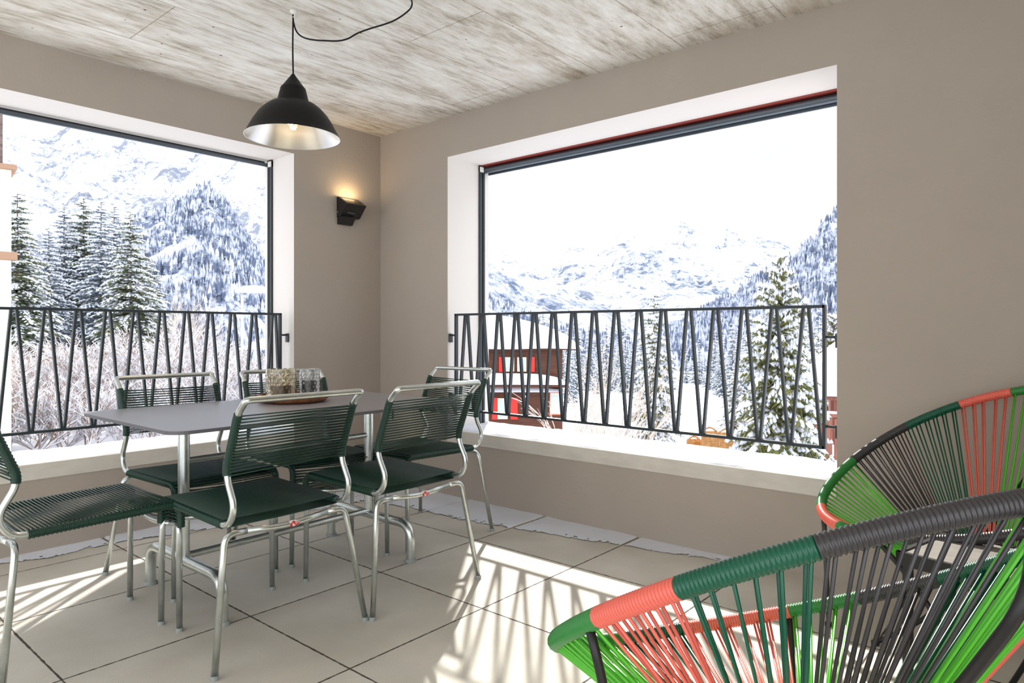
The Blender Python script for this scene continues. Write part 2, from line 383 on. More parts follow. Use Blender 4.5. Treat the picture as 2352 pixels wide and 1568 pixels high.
# ================================================================== roller blinds in the openings (side tracks and rolled screen)
M_red = mat('red_brown_soffit', srgb(150, 62, 54), .7)
M_case = mat('grey_blind_tube', srgb(92, 100, 108), .4, .6)
def blind(name, axis, s0, s1, dpt, label):
    root = empty(name, (0, 0, 0))
    def BB(m, a, b):
        lo = (a[0], a[1], a[2]); hi = (b[0], b[1], b[2])
        if axis == 0: m.bb(lo, hi)
        else: m.bb((-hi[1], lo[0], lo[2]), (-lo[1], hi[0], hi[2]))
    y0 = dpt - .10
    m = MB(); c = [(s0 + .012, dpt - .045, ZT - .028), (s1 - .012, dpt - .045, ZT - .028)]
    if axis: c = [(-q[1], q[0], q[2]) for q in c]
    m.tube(c, .019 if axis == 0 else .012, 14); m.build('rolled_screen', M_case, root, smooth=True)
    m = MB(); BB(m, (s0 + .01, dpt - .016, ZT - (.022 if axis else .055)), (s1 - .01, dpt - .006, ZT)); m.build('cover_strip', M_black if axis else M_case, root)
    for s, sg in ((s0, 1), (s1, -1)):
        m = MB(); a, b = sorted((s, s + sg * .012)); BB(m, (a, y0, .424), (b, y0 + .024, ZT)); BB(m, (a, y0 + .034, .424), (b, y0 + .05, ZT))
        BB(m, (min(s, s + sg * .004), y0 + .024, .424), (max(s, s + sg * .004), y0 + .034, ZT)); m.build('side_track', M_rail, root)
    m = MB(); e = s1 if axis else s0; sg = -1 if axis else 1
    BB(m, (min(e, e + sg * .02), y0 + .0, ZT - .045), (max(e, e + sg * .02), y0 + .03, ZT - .012)); m.build('end_bracket', M_white, root)
    return tag(root, label, 'blind')
blind('roller_blind', 0, X0, X1, DB, 'grey rolled-up screen blind under the top of the right opening')
blind('roller_blind', 1, YA2, YA, DA, 'dark rolled-up screen blind under the top of the left opening')
m = MB(); m.bb((X0, DB - .092, ZT - .004), (X1, DB, ZT - .0005)); tag(m.build('trim_3', M_red), 'red-brown strip in the head of the right opening', kind='structure')

# ================================================================== dining table
def lit_table():
    M_top = mat('grey_laminate', srgb(136, 135, 141), .34, bump=(300, .04, .001), spec=.9, ior=1.75)
    M_edge = mat('grey_table_edge', srgb(98, 97, 100), .5)
    cx, cy = 1.14, -1.425; hx, hy = .425, .665; rad = .065; z1 = .720; z0 = .708
    root = empty('dining_table', (cx, cy, 0))
    m = MB(); pts = []
    for (sx, sy, a0) in ((1, 1, 0), (-1, 1, 90), (-1, -1, 180), (1, -1, 270)):
        for k in range(9):
            a = R(a0 + k * 90 / 8); pts.append((sx * (hx - rad) + rad * math.cos(a), sy * (hy - rad) + rad * math.sin(a)))
    n = len(pts); m.add([(p[0], p[1], z0) for p in pts] + [(p[0], p[1], z1) for p in pts], [tuple(range(n - 1, -1, -1)), tuple(range(n, 2 * n))])
    m.add([(p[0], p[1], z0) for p in pts] + [(p[0], p[1], z1) for p in pts], [(i, (i + 1) % n, (i + 1) % n + n, i + n) for i in range(n)], 1)
    m.build('tabletop', [M_top, M_edge], root)
    for s in (-1, 1):
        y = s * .44
        m = MB(); m.tube([(0, y, .16), (0, y, .700)], .0215, 18); m.build('leg_post', M_steel, root, smooth=True)
        m = MB(); m.tube(smooth_path([(-.305, y, .012), (-.305, y, .165), (.305, y, .165), (.305, y, .012)], .10, 10), .0205, 16); ft = m.build('foot_arch', M_steel, root, smooth=True)
        for q in (-1, 1):
            m = MB(); m.lathe([(.0, 0), (.027, 0), (.027, .006), (.022, .014), (.0, .014)], (q * .305, y, 0), 18); m.build('foot_pad', M_cap, ft, smooth=True)
        m = MB(); m.bb((-.30, y - .02, .696), (.30, y + .02, .7075)); m.build('top_bearer', M_steel, root, bevel=.002)
        for q in (-.30, .30):
            m = MB(); m.tube([(q, y - s * .10, .709), (q, y - s * .10, .655)], .005, 8); m.build('clamp_lever', M_black, root)
    m = MB(); m.tube([(0, -.44, .18), (0, .44, .18)], .0145, 14); m.build('lower_stretcher', M_steel, root, smooth=True)
    m = MB(); m.tube([(0, -.44, .545), (0, .44, .545)], .0125, 14); m.build('upper_stretcher', M_steel, root, smooth=True)
    return tag(root, 'rectangular grey-topped table on galvanised tube legs in the corner of the terrace', 'table')
lit_table()

# ================================================================== corded tube chairs
def ribbed(m, path, r, pitch=.0052, amp=.0007, seg=10):
    q = resample(path, pitch / 3); rf = [r + amp * (1, 0.2, -1)[i % 3] for i in range(len(q))]
    m.tube(q, r, seg, rf=rf)
def make_chair():
    root = empty('garden_chair', (0, 0, 0))
    w = .213; r = .0105
    side = lambda x: [(x, -.348, .832), (x, -.322, .800), (x, -.262, .610), (x, -.262, .470), (x * .99, -.215, .437), (x, .150, .448), (x, .262, .440), (x, .268, .365)]
    # one bent tube: seat rails, uprights, top rail
    L = side(-w); Rr = side(w)
    low = smooth_path([L[7], L[6], L[5]], [0, .07, 0], 8)
    def run(x):
        return smooth_path([(x, .268, .362), (x, .266, .446), (x, -.222, .436), (x, -.259, .500), (x, -.202, .600), (x, -.280, .795), (x, -.328, .834)], [0, .065, .075, .06, .04, .03, 0], 7)
    a = run(-w); b = run(w)
    mid = smooth_path([a[-1] + (a[-2] - a[-1]) * .0, Vector((-w - .004, -.330, .836)), Vector((w + .004, -.330, .836)), b[-1]], .03, 5)
    hoop = a[:-1] + smooth_path([a[-2], Vector((-w - .002, -.328, .836)), Vector((w + .002, -.328, .836)), b[-2]], .045, 8)[1:-1] + list(reversed(b[:-1]))
    m = MB(); m.tube(hoop, r, 12); fr = m.build('seat_frame', M_steel, root, smooth='all')
    # legs and crossbars
    for s in (-1, 1):
        p = smooth_path([(s * .278, -.262, .004), (s * .222, -.214, .412), (s * .150, -.212, .409)], .055, 9)
        m = MB(); m.tube(p, r, 12); lg = m.build('leg', M_steel, root, smooth='all')
        m = MB(); m.lathe([(0, 0), (.012, 0), (.0125, .004), (.0115, .014), (0, .014)], (s * .278, -.262, 0), 12); m.build('foot_cap', M_cap, lg, smooth=True)
        p = smooth_path([(s * .216, .262, .004), (s * .212, .262, .372), (s * .150, .262, .366)], .05, 9)
        m = MB(); m.tube(p, r, 12); lg = m.build('leg', M_steel, root, smooth='all')
        m = MB(); m.lathe([(0, 0), (.012, 0), (.0125, .004), (.0115, .014), (0, .014)], (s * .216, .262, 0), 12); m.build('foot_cap', M_cap, lg, smooth=True)
    m = MB(); p = smooth_path([(-.150, -.212, .409), (-.03, -.212, .398), (.03, -.212, .398), (.150, -.212, .409)], .05, 5); m.tube(p, r, 12); cb = m.build('rear_crossbar', M_steel, root, smooth='all')
    m = MB(); q = [(-.001, -.212, .398), (.034, -.212, .398)]; m.tube(q, .0109, 12, caps=False); st = m.build('red_sticker', mat('red_and_white_sticker', srgb(196, 60, 62), .5, var=(90, srgb(240, 236, 232), .5, .53)), cb, smooth='all'); st['label'] = 'small red and white maker sticker'
    m = MB(); p = smooth_path([(-.150, .262, .366), (-.03, .262, .352), (.03, .262, .352), (.150, .262, .366)], .05, 5); m.tube(p, r, 12); m.build('front_crossbar', M_steel, root, smooth='all')
    # wrapped cord on the rails
    sp = [q for q in a]; 
    def cut(path, f): return [q for q in path if f(q)]
    for s in (-1, 1):
        P = run(s * w); P = resample(P, .004)
        seat = [q for q in P if q.z < .46 and q.y > -.185]
        back = [q for q in P if .592 < q.z < .792]
        m = MB(); ribbed(m, seat, r + .0028); m.build('seat_wrapping', M_cord, root, smooth='all')
        m = MB(); ribbed(m, back, r + .0028); m.build('back_wrapping', M_cord, root, smooth='all')
    P = resample(run(w), .0119); S = [q for q in P if q.z < .46 and q.y > -.180 and q.z > .370]
    m = MB()
    for i, q in enumerate(S):
        q2 = S[min(i + 1, len(S) - 1)]
        t = (q2 - q).normalized() if i < len(S) - 1 else (q - S[i - 1]).normalized()
        nrm = Vector((0, -t.z, t.y)); nrm = nrm if nrm.z > 0 or (abs(t.z) > .8 and nrm.y > 0) else -nrm
        if abs(t.z) > .8: nrm = Vector((0, 1, 0))
        u = q + nrm * (r + .0035); l = q - nrm * (r + .003); l2 = q2 - nrm * (r + .003)
        m.tube([(-w, u.y, u.z), (0, u.y, u.z - .004), (w, u.y, u.z)], .0024, 6)
        m.tube([(-w, l.y, l.z), (0, (l.y + l2.y) / 2, l.z - .002), (w, l2.y, l2.z)], .0024, 6)
    m.build('seat_cords', M_cord, root, smooth='all')
    P = resample(run(w), .0112); S = [q for q in P if .598 < q.z < .790]
    m = MB()
    for i, q in enumerate(S[:-1]):
        q2 = S[i + 1]; f = Vector((0, .0125, .004)); 
        u = q + f; l = q - f; l2 = q2 - f
        m.tube([(-w, u.y, u.z), (w, u.y, u.z)], .0023, 6); m.tube([(-w, l.y, l.z), (w, l2.y, l2.z)], .0023, 6)
    m.build('back_cords', M_cord, root, smooth='all')
    return root
chair = make_chair()
CHAIRS = [  # x, y, yaw, label
    (1.540, -1.790, 90, 'green-corded steel chair seen from behind, left one on the near side of the table'),
    (1.562, -1.218, 90, 'green-corded steel chair seen from behind, right one on the near side of the table'),
    (1.168, -2.250, 0, 'green-corded steel chair at the left end of the table, cut by the picture edge'),
    (.840, -1.670, -90, 'green-corded steel chair across the table by the left opening, the one further left'),
    (.866, -1.130, -97, 'green-corded steel chair across the table, partly hidden behind the candle jars'),
    (1.130, -.655, 180, 'green-corded steel chair at the far right end of the table beside the right opening')]
for i, (x, y, a, lb) in enumerate(CHAIRS):
    c = chair if i == 0 else copy_tree(chair, (x, y, 0), R(a))
    c.location = (x, y, 0); c.rotation_euler = (0, 0, R(a)); tag(c, lb, 'chair', 'corded garden chairs around the table')

# ================================================================== on the table: wooden tray with two glass candle jars
TZ = .720; TC = Vector((.995, -1.300, TZ))
M_wood = mat('carved_brown_wood', srgb(150, 98, 64), .6, var=(7, srgb(106, 64, 40), .4, .68, (1, 4, 1)), bump=(40, .2, .003))
m = MB(); m.lathe([(0, 0), (.118, 0), (.142, .006), (.155, .018), (.157, .030), (.150, .036), (.142, .034), (.136, .026), (0, .022)], tuple(TC), 48)
tag(m.build('wooden_tray', M_wood, smooth=True), 'round brown wooden tray on the grey table', 'tray')
def glass_mat(name, col, rough=.04):
    m = bpy.data.materials.new(name); m.use_nodes = True; n = m.node_tree; b = n.nodes['Principled BSDF']; t = n.nodes.new('ShaderNodeTexCoord')
    b.inputs['Base Color'].default_value = col; b.inputs['Roughness'].default_value = rough; b.inputs['Transmission Weight'].default_value = .96
    vo = n.nodes.new('ShaderNodeTexVoronoi'); vo.inputs['Scale'].default_value = 55; vo.feature = 'SMOOTH_F1'
    bp = n.nodes.new('ShaderNodeBump'); bp.inputs['Strength'].default_value = .35; bp.inputs['Distance'].default_value = .003
    n.links.new(t.outputs['Object'], vo.inputs['Vector']); n.links.new(vo.outputs['Distance'], bp.inputs['Height']); n.links.new(bp.outputs[0], b.inputs['Normal'])
    return m
def jar(name, off, r, h, col, label, candle, seg=40):
    loc = TC + Vector((off[0], off[1], .0235)); root = empty(name, loc)
    t = .004
    m = MB(); m.lathe([(0, 0), (r * .93, 0), (r, .008), (r, h - .02), (r * .985, h), (r * .985 - t, h), (r - t, h - .02), (r - t, .010), (0, .008)], (0, 0, 0), seg)
    # diamond relief of raised beads
    m2 = MB(); rows = 5; cols = 16
    for j in range(rows):
        for k in range(cols):
            a = 2 * math.pi * (k + .5 * (j % 2)) / cols; z = h * (.2 + .14 * j); c = Vector((math.cos(a) * r, math.sin(a) * r, z)); e = r * .12
            n_ = Vector((math.cos(a), math.sin(a), 0)); tt = Vector((-math.sin(a), math.cos(a), 0)); up = Vector((0, 0, 1))
            m2.add([c + n_ * .0035, c + tt * e, c + up * e * 1.1, c - tt * e, c - up * e * 1.1], [(0, 1, 2), (0, 2, 3), (0, 3, 4), (0, 4, 1), (1, 4, 3, 2)])
    m.build('glass_body', glass_mat(name + '_glass', col), root, smooth=True)
    m2.build('diamond_relief', glass_mat(name + '_relief_glass', col, .25), root)
    if candle:
        cr_, ch, cc = candle; m = MB(); m.lathe([(0, .009), (cr_, .009), (cr_, ch), (cr_ * .7, ch - .004), (0, ch - .006)], (0, 0, 0), 24)
        c = m.build('candle', cc, root, smooth=True)
        m = MB(); m.tube([(0, 0, ch - .006), (.002, 0, ch + .006)], .0012, 6); m.build('wick', M_black, c)
    return tag(root, label, 'candle jar')
jar('candle_jar', (-.045, -.038), .068, .128, srgb(252, 244, 226), 'large amber-tinted patterned glass candle jar on the wooden tray', (.045, .055, mat('honey_wax', srgb(196, 148, 84), .5)))
jar('candle_jar', (-.015, .092), .046, .122, srgb(250, 252, 253), 'smaller clear patterned glass jar with a white candle on the wooden tray', (.034, .072, mat('white_wax', srgb(238, 234, 232), .5)))

# ================================================================== pendant lamp
HK = Vector((1.2065, -1.435, 0))
def pendant():
    M_sh = mat('matt_black_enamel', srgb(14, 14, 15), .5, spec=.28)
    M_in = mat('brushed_aluminium_inside', srgb(214, 214, 210), .28, 1.0, bump=(120, .05, .001))
    root = empty('pendant_lamp', (HK.x, HK.y, 1.869))
    out = [(.0, .272), (.006, .271), (.012, .262), (.046, .216), (.051, .211), (.0525, .206), (.066, .152), (.069, .148), (.078, .146), (.096, .139), (.118, .122), (.142, .096), (.164, .062), (.183, .026), (.196, .002), (.1985, .0)]
    inn = [(.1985, .0), (.195, .0005), (.180, .026), (.161, .061), (.139, .094), (.115, .119), (.094, .135), (.076, .142), (.05, .144), (0, .145)]
    m = MB(); m.lathe(out, (0, 0, 0), 64); sh = m.build('lamp_shade', M_sh, root, smooth=True)
    m = MB(); m.lathe(inn, (0, 0, 0), 64); q = m.build('shade_lining', M_in, sh, smooth=True); q['label'] = 'bright metal inside of the shade'
    m = MB(); m.lathe([(.0, .145), (.022, .144), (.022, .09), (.018, .085), (0, .085)], (0, 0, 0), 20); m.build('bulb_socket', M_sh, root, smooth=True)
    m = MB(); pr = [(.013, .088)] + [(.024 * math.sin(R(a)), .058 - .024 * math.cos(R(a))) for a in (150, 130, 110, 90, 70, 50, 30, 10, 0)]; m.lathe(pr, (0, 0, 0), 24)
    b = m.build('bulb', mat('bulb_glass', (1, .96, .9, 1), .03, trans=1.0, ior=1.3), root, smooth='all')
    m = MB(); pts = [(.010 * math.cos(a * 1.3), .010 * math.sin(a * 1.3), .036 + a * .0022) for a in range(14)]; m.tube(pts, .0022, 6)
    f = m.build('filament', mat('glowing_filament', (1, .5, .15, 1), .5, emis=((1, .36, .06, 1), 60)), b)
    m = MB(); cv = [(HK.x + .001, HK.y, 1.869 + .268), (HK.x - .003, HK.y, 2.25), (HK.x, HK.y, 2.385)]
    drape = [(1.206, -1.435, 2.385), (1.208, -1.434, 2.362), (1.218, -1.428, 2.325), (1.235, -1.418, 2.302), (1.261, -1.403, 2.287), (1.295, -1.382, 2.278), (1.345, -1.352, 2.271), (1.385, -1.328, 2.268), (1.42, -1.307, 2.275), (1.457, -1.286, 2.294), (1.503, -1.258, 2.309), (1.552, -1.229, 2.321), (1.592, -1.204, 2.335), (1.633, -1.18, 2.36), (1.662, -1.170, 2.384), (1.690, -1.200, 2.400), (1.74, -1.30, 2.404), (1.95, -1.62, 2.404)]
    def spl(P, k=6):
        P = [Vector(q) for q in P]; out = []
        for i in range(len(P) - 1):
            a = P[max(i - 1, 0)]; b = P[i]; c = P[i + 1]; d = P[min(i + 2, len(P) - 1)]
            for j in range(k):
                t = j / k; out.append(.5 * ((2 * b) + (c - a) * t + (2 * a - 5 * b + 4 * c - d) * t * t + (3 * b - a - 3 * c + d) * t ** 3))
        return out + [P[-1]]
    m.tube(spl(cv), .0034, 8); m.tube(spl(drape), .0034, 8)
    m.tube([(HK.x, HK.y - .004, 2.388), (HK.x + .004, HK.y, 2.392), (HK.x, HK.y + .004, 2.388)], .004, 8)
    c = m.build('cable', M_sh, root, smooth='all', xf=Matrix.Translation((-HK.x, -HK.y, -1.869)))
    m = MB(); m.lathe([(0, 2.4095), (.014, 2.4095), (.014, 2.404), (.005, 2.402), (.005, 2.396), (0, 2.396)], (HK.x, HK.y, 0), 14)
    m.tube([(HK.x, HK.y, 2.40), (HK.x + .009, HK.y, 2.394), (HK.x + .009, HK.y, 2.385), (HK.x, HK.y, 2.380), (HK.x - .008, HK.y, 2.385)], .002, 6)
    m.build('ceiling_hook', M_white, root, smooth=True, xf=Matrix.Translation((-HK.x, -HK.y, -1.869)))
    ld = bpy.data.lights.new('bulb_light', 'POINT'); lo = bpy.data.objects.new('bulb_light', ld); COL.objects.link(lo); ld.energy = 3.0; ld.color = (1, .68, .36); ld.shadow_soft_size = .02; lo.parent = root; lo.location = (0, 0, .02)
    return tag(root, 'black dome pendant lamp with a silver inside hanging over the table', 'lamp')
pendant()

# ================================================================== wall uplighter
def sconce():
    root = empty('wall_light', (0, -.286, 1.84)); y0, y1 = -.365, -.207
    T = lambda m: m
    m = MB(); m.prism([(-.0, .0), (0, 0)], 1, 0, 0) if False else None
    m = MB(); body = [(.0, 1.933), (.018, 1.933), (.112, 1.879), (.040, 1.800), (.0, 1.800)]  # x,z side outline
    vs = [(q[0], y0, q[1]) for q in body] + [(q[0], y1, q[1]) for q in body]; n = 5
    inset = [(.030, y0 + .016, 1.9265), (.094, y0 + .016, 1.8895), (.094, y1 - .016, 1.8895), (.030, y1 - .016, 1.9265)]
    m.add(vs, [tuple(range(n)), tuple(reversed(range(n, 2 * n)))] + [(i, i + n, (i + 1) % n + n, (i + 1) % n) for i in (0, 2, 3, 4)])
    # top face as a ring around the light aperture
    k = len(m.v); m.add([(.018, y0, 1.933), (.112, y0, 1.879), (.112, y1, 1.879), (.018, y1, 1.933)] + inset, [(0, 1, 5, 4), (1, 2, 6, 5), (2, 3, 7, 6), (3, 0, 4, 7)])
    low = [(q[0] - .012, q[1], q[2] - .022) for q in inset]; m.add(inset + low, [(0, 1, 5, 4), (1, 2, 6, 5), (2, 3, 7, 6), (3, 0, 4, 7)])
    X = Matrix.Translation((0, .286, -1.84)); b = m.build('housing', M_black, root, xf=X, bevel=.002)
    m = MB(); m.add(low, [(0, 1, 2, 3)]); d = m.build('diffuser', mat('warm_lit_glass', (1, .8, .5, 1), .5, emis=((1, .66, .30, 1), 1.6)), root, xf=X); d['label'] = 'glowing warm glass of the uplighter'
    m = MB(); m.prism([(0, 1.800), (.046, 1.800), (.034, 1.752), (0, 1.752)], 1, 0, 1)
    m = MB(); q = [(0, 1.801), (.062, 1.801), (.028, 1.752), (0, 1.752)]; vs = [(a, y0 + .004, c) for a, c in q] + [(a, y1 - .05, c) for a, c in q]
    m.add(vs, [(0, 1, 2, 3), (7, 6, 5, 4)] + [(i, i + 4, (i + 1) % 4 + 4, (i + 1) % 4) for i in range(4)]); m.build('wall_box', M_black, root, xf=X, bevel=.002)
    m = MB(); m.box((.070, -.300, 1.826), (.003, .060, .008), M=None); g = m.build('vent_slot', mat('dark_grey_slot', srgb(70, 74, 74), .6), root, xf=X)
    m = MB(); m.tube([(.014, y0 - .003, 1.832), (.014, y0, 1.832)], .005, 10); m.build('screw', M_steel, root, xf=X)
    ld = bpy.data.lights.new('uplight', 'AREA'); lo = bpy.data.objects.new('uplight', ld); COL.objects.link(lo); ld.shape = 'RECTANGLE'; ld.size = .05; ld.size_y = .11; ld.energy = .55; ld.color = (1, .68, .34)
    lo.parent = root; lo.location = (.062, 0, .075); lo.rotation_euler = (R(180), R(-25), 0)
    return tag(root, 'small black wall uplighter with warm light near the corner', 'wall light')
sconce()

# ================================================================== string lounge chairs
M_leaf = mat('leaf_green_cord', srgb(84, 186, 42), .3, spec=.6)
M_leafw = mat('green_rim_cord', srgb(46, 128, 58), .32, spec=.6)
M_coral = mat('coral_cord', srgb(228, 106, 90), .36, spec=.6)
M_dkg = mat('bottle_green_cord', srgb(2, 84, 60), .3, spec=.6)
M_char = mat('charcoal_cord', srgb(58, 55, 57), .3, spec=.6)
def hoop_pt(sp, t, L, Wd, zf, zt, yb, zk, asym):
    s = (1 - math.cos(t)) / 2
    y = (1 - s) ** 2 * L / 2 + 2 * s * (1 - s) * yb + s * s * (-L / 2); z = (1 - s) ** 2 * zf + 2 * s * (1 - s) * zk + s * s * zt
    return Vector((Wd * math.sin(t) * (1 + asym * (s - .5)), y, z))
def lounge_chair(x, y, yaw, sh, ring, legs, bounds, label, rr=.0128):
    """bounds: list of (t_start, material) round the hoop, t=0 at the front, growing over local +x"""
    root = empty('lounge_chair', (x, y, 0), yaw)
    N = 2000; pts = [hoop_pt(None, 2 * math.pi * i / N, *sh) for i in range(N)]
    cum = [0.0]
    for i in range(N): cum.append(cum[-1] + (pts[(i + 1) % N] - pts[i]).length)
    def at_len(s):
        s %= cum[-1]
        i = min(max(int(np.searchsorted(cum, s)) - 1, 0), N - 1); f = (s - cum[i]) / max(cum[i + 1] - cum[i], 1e-9); return pts[i].lerp(pts[(i + 1) % N], f)
    m = MB(); m.tube(pts[::10], rr * .86, 12, closed=True); fr = m.build('hoop', M_black, root, smooth='all')
    zr = ring[2]
    def ring_pt(a): return Vector((ring[0] + ring[3] * math.sin(a), ring[1] + ring[4] * math.cos(a), zr))
    m = MB(); m.tube([ring_pt(2 * math.pi * i / 36) for i in range(36)], .007, 8, closed=True); m.build('centre_ring', M_black, root, smooth='all')
    tt = lambda t: cum[int(round((t % (2 * math.pi)) / (2 * math.pi) * N)) % N]
    nb = len(bounds)
    for k, (t0, mm, mw, nm) in enumerate(bounds):
        t1 = bounds[(k + 1) % nb][0] + (2 * math.pi if k == nb - 1 else 0)
        s0 = tt(t0); s1 = tt(t1) if t1 < 2 * math.pi else tt(t1 - 2 * math.pi) + cum[-1]
        Ls = s1 - s0
        pitch = .0060; nr = max(3, int(Ls / pitch)); P = []; rf = []
        for i in range(nr * 4):
            P.append(at_len(s0 + Ls * i / (nr * 4 - 1))); rf.append(rr + .0019 + .0026 * (abs(math.sin(math.pi * i / 4 + .001)) - .5))
        m = MB(); m.tube(P, rr, 12, rf=rf, caps=True); w = m.build('rim_wrapping', mw, root, smooth='all'); w['label'] = nm + ' cord wound round the rim'
        m = MB(); nc = max(3, int(Ls / .0285))
        for i in range(nc):
            s = s0 + (i + .35 + rnd.uniform(-.12, .12)) * Ls / nc; h = at_len(s); h2 = at_len(s + .006)
            tb = math.atan2(h.x / sh[1], (h.y - ring[1]) / (sh[0] * .5)); a = tb
            e = ring_pt(a) ; e2 = ring_pt(a + .05)
            out = (h - Vector((ring[0], ring[1], h.z))).normalized() * (rr * .75)
            for (ha, ea, du) in ((h, e, out), (h2, e2, -out)):
                p = ha + du + Vector((0, 0, -.004)); q = ea
                md = p.lerp(q, .5) + Vector((0, 0, -.006)); m.tube([p, md, q], .0027, 6)
        c = m.build('seat_cords', mm, root, smooth='all'); c['label'] = nm + ' cords strung to the centre'
    for P in legs:
        m = MB(); m.tube(smooth_path(P, .06, 7), .0075, 10); lg = m.build('leg', M_black, root, smooth='all')
        m = MB(); e = P[-1]; m.lathe([(0, 0), (.013, 0), (.013, .012), (0, .012)], (e[0], e[1], 0), 10); m.build('foot_cap', M_black, lg)
    return tag(root, label, 'lounge chair', 'corded lounge chairs on the right of the terrace')
cols = {'l': (M_leaf, M_leafw, 'leaf green'), 'c': (M_coral, M_coral, 'coral'), 'd': (M_dkg, M_dkg, 'bottle green'), 'k': (M_char, M_char, 'charcoal')}
def hoop_legs(sh, side_legs, spread):
    """side_legs: (hoop angle, x shift, y shift) of the legs that drop from the rim; two more rods come down from the back of the hoop"""
    f = lambda t: hoop_pt(None, R(t), *sh)
    out = []
    for t, dx, dy in side_legs:
        a = f(t); out.append([tuple(a + Vector((0, 0, -.012))), (a.x + dx * .25, a.y + dy * .25, a.z - .10), (a.x + dx * .8, a.y + dy * .8, .10), (a.x + dx, a.y + dy, .006)])
    for s in (1, -1):
        b = f(174 if s > 0 else 186)
        out.append([tuple(b + Vector((0, 0, -.012))), (s * .158, b.y - .070, b.z - .072), (s * .140, b.y + .035, b.z - .235), (s * .17, b.y + .44, .10), (s * spread, b.y + .60, .006)])
    return out
NEAR_SH = (.889, .428, .323, .851, .128, .479, .403)
lounge_chair(3.402, -1.789, 1.0228, NEAR_SH, (0, -.02, .205, .075, .06), hoop_legs(NEAR_SH, [(254, .075, -.05), (47, -.03, -.06)], .22),
    [(R(a), *cols[c]) for a, c in ((8, 'c'), (47, 'l'), (67.5, 'k'), (89, 'd'), (112, 'l'), (148, 'c'), (160, 'l'), (186, 'k'), (213.5, 'd'), (233, 'c'), (251, 'l'), (336, 'd'))],
    'large corded lounge chair in green, coral and charcoal in the right foreground')
FAR_SH = (.890, .426, .469, .864, .075, .543, .535)
lounge_chair(3.522, -.548, 2.454, FAR_SH, (0, -.06, .25, .07, .055), hoop_legs(FAR_SH, [(22, .26, -.20), (338, -.26, -.20)], .22),
    [(R(a), *cols[c]) for a, c in ((1, 'c'), (31, 'l'), (81, 'k'), (112.5, 'd'), (135, 'c'), (153.5, 'l'), (180, 'k'), (208, 'd'), (235, 'c'), (260, 'l'), (286, 'k'), (325, 'l'))],
    'corded lounge chair in green, coral and charcoal against the right wall, behind the other')

# ---- low side table between the lounge chairs
def side_table():
    z = .500; root = empty('side_table', (3.70, -1.075, 0), R(-14)); h = .24; k = .14
    M_slab = mat('grey_stone_top', srgb(128, 123, 115), .7, var=(18, srgb(104, 99, 92), .4, .7), bump=(80, .1, .002))
    m = MB(); m.bb((-h + .012, -k + .012, z - .018), (h - .012, k - .012, z)); m.build('tabletop', M_slab, root)
    for a, b in (((-h, -k, z - .03), (h, -k + .012, z + .003)), ((-h, k - .012, z - .03), (h, k, z + .003)), ((-h, -k, z - .03), (-h + .012, k, z + .003)), ((h - .012, -k, z - .03), (h, k, z + .003))):
        m = MB(); m.bb(a, b); m.build('edge_rail', M_black, root)
    for sx in (-1, 1):
        for sy in (-1, 1):
            m = MB(); m.bb((sx * (h - .02) - .009, sy * (k - .02) - .009, 0), (sx * (h - .02) + .009, sy * (k - .02) + .009, z - .02)); m.build('leg', M_black, root)
    return tag(root, 'low black-framed side table with a grey top between the two lounge chairs', 'side table')
side_table()

# ================================================================== outdoors
def lerp_tab(tab, x):
    if x <= tab[0][0]: return tab[0][1]
    for (a, b), (c, d) in zip(tab, tab[1:]):
        if x <= c: t = (x - a) / (c - a); return b + (d - b) * t
    return tab[-1][1]
BASE = math.atan2(FW.y, FW.x)
def polar(az, r): # az in radians, right positive
    a = BASE - az; return CAM.x + math.cos(a) * r, CAM.y + math.sin(a) * r
def az_of(u): return math.atan((u - 1176) / F)
GL = [(0, -1.6), (5.5, -1.0), (9, -.72), (14, -.6), (22, -.9), (40, -3.0), (80, -7.5), (250, -18), (600, -34), (1400, -60)]
GR = [(0, -3.6), (8, -3.9), (20, -5.6), (40, -6.3), (60, -6.6), (100, -8.6), (150, -11.5), (300, -17), (600, -30), (1400, -60)]
def ground_z(az, r):
    w = min(max((math.degrees(az) + 12) / 8, 0), 1); w = w * w * (3 - 2 * w)
    z = lerp_tab(GL, r) * (1 - w) + lerp_tab(GR, r) * w
    x, y = polar(az, r)
    return z + noise.fractal(Vector((x * .08, y * .08, 0)), .9, 2, 5) * min(.35, .02 * r) + noise.noise(Vector((x * .7, y * .7, 5))) * .05
m = MB(); na, nr = 150, 110
rs = [4.9 * (1400 / 4.9) ** (i / (nr - 1)) for i in range(nr)]
vs = []
for i in range(na):
    az = R(-75 + 150 * i / (na - 1))
    for r in rs: x, y = polar(az, r); vs.append((x, y, ground_z(az, r)))
m.v = vs; m.f = [(i * nr + j, (i + 1) * nr + j, (i + 1) * nr + j + 1, i * nr + j + 1) for i in range(na - 1) for j in range(nr - 1)]; m.mi = [0] * len(m.f)
tag(m.build('ground', M_snow, smooth='all', fix=False), 'deep snow cover on the slopes and valley floor outside', kind='structure')

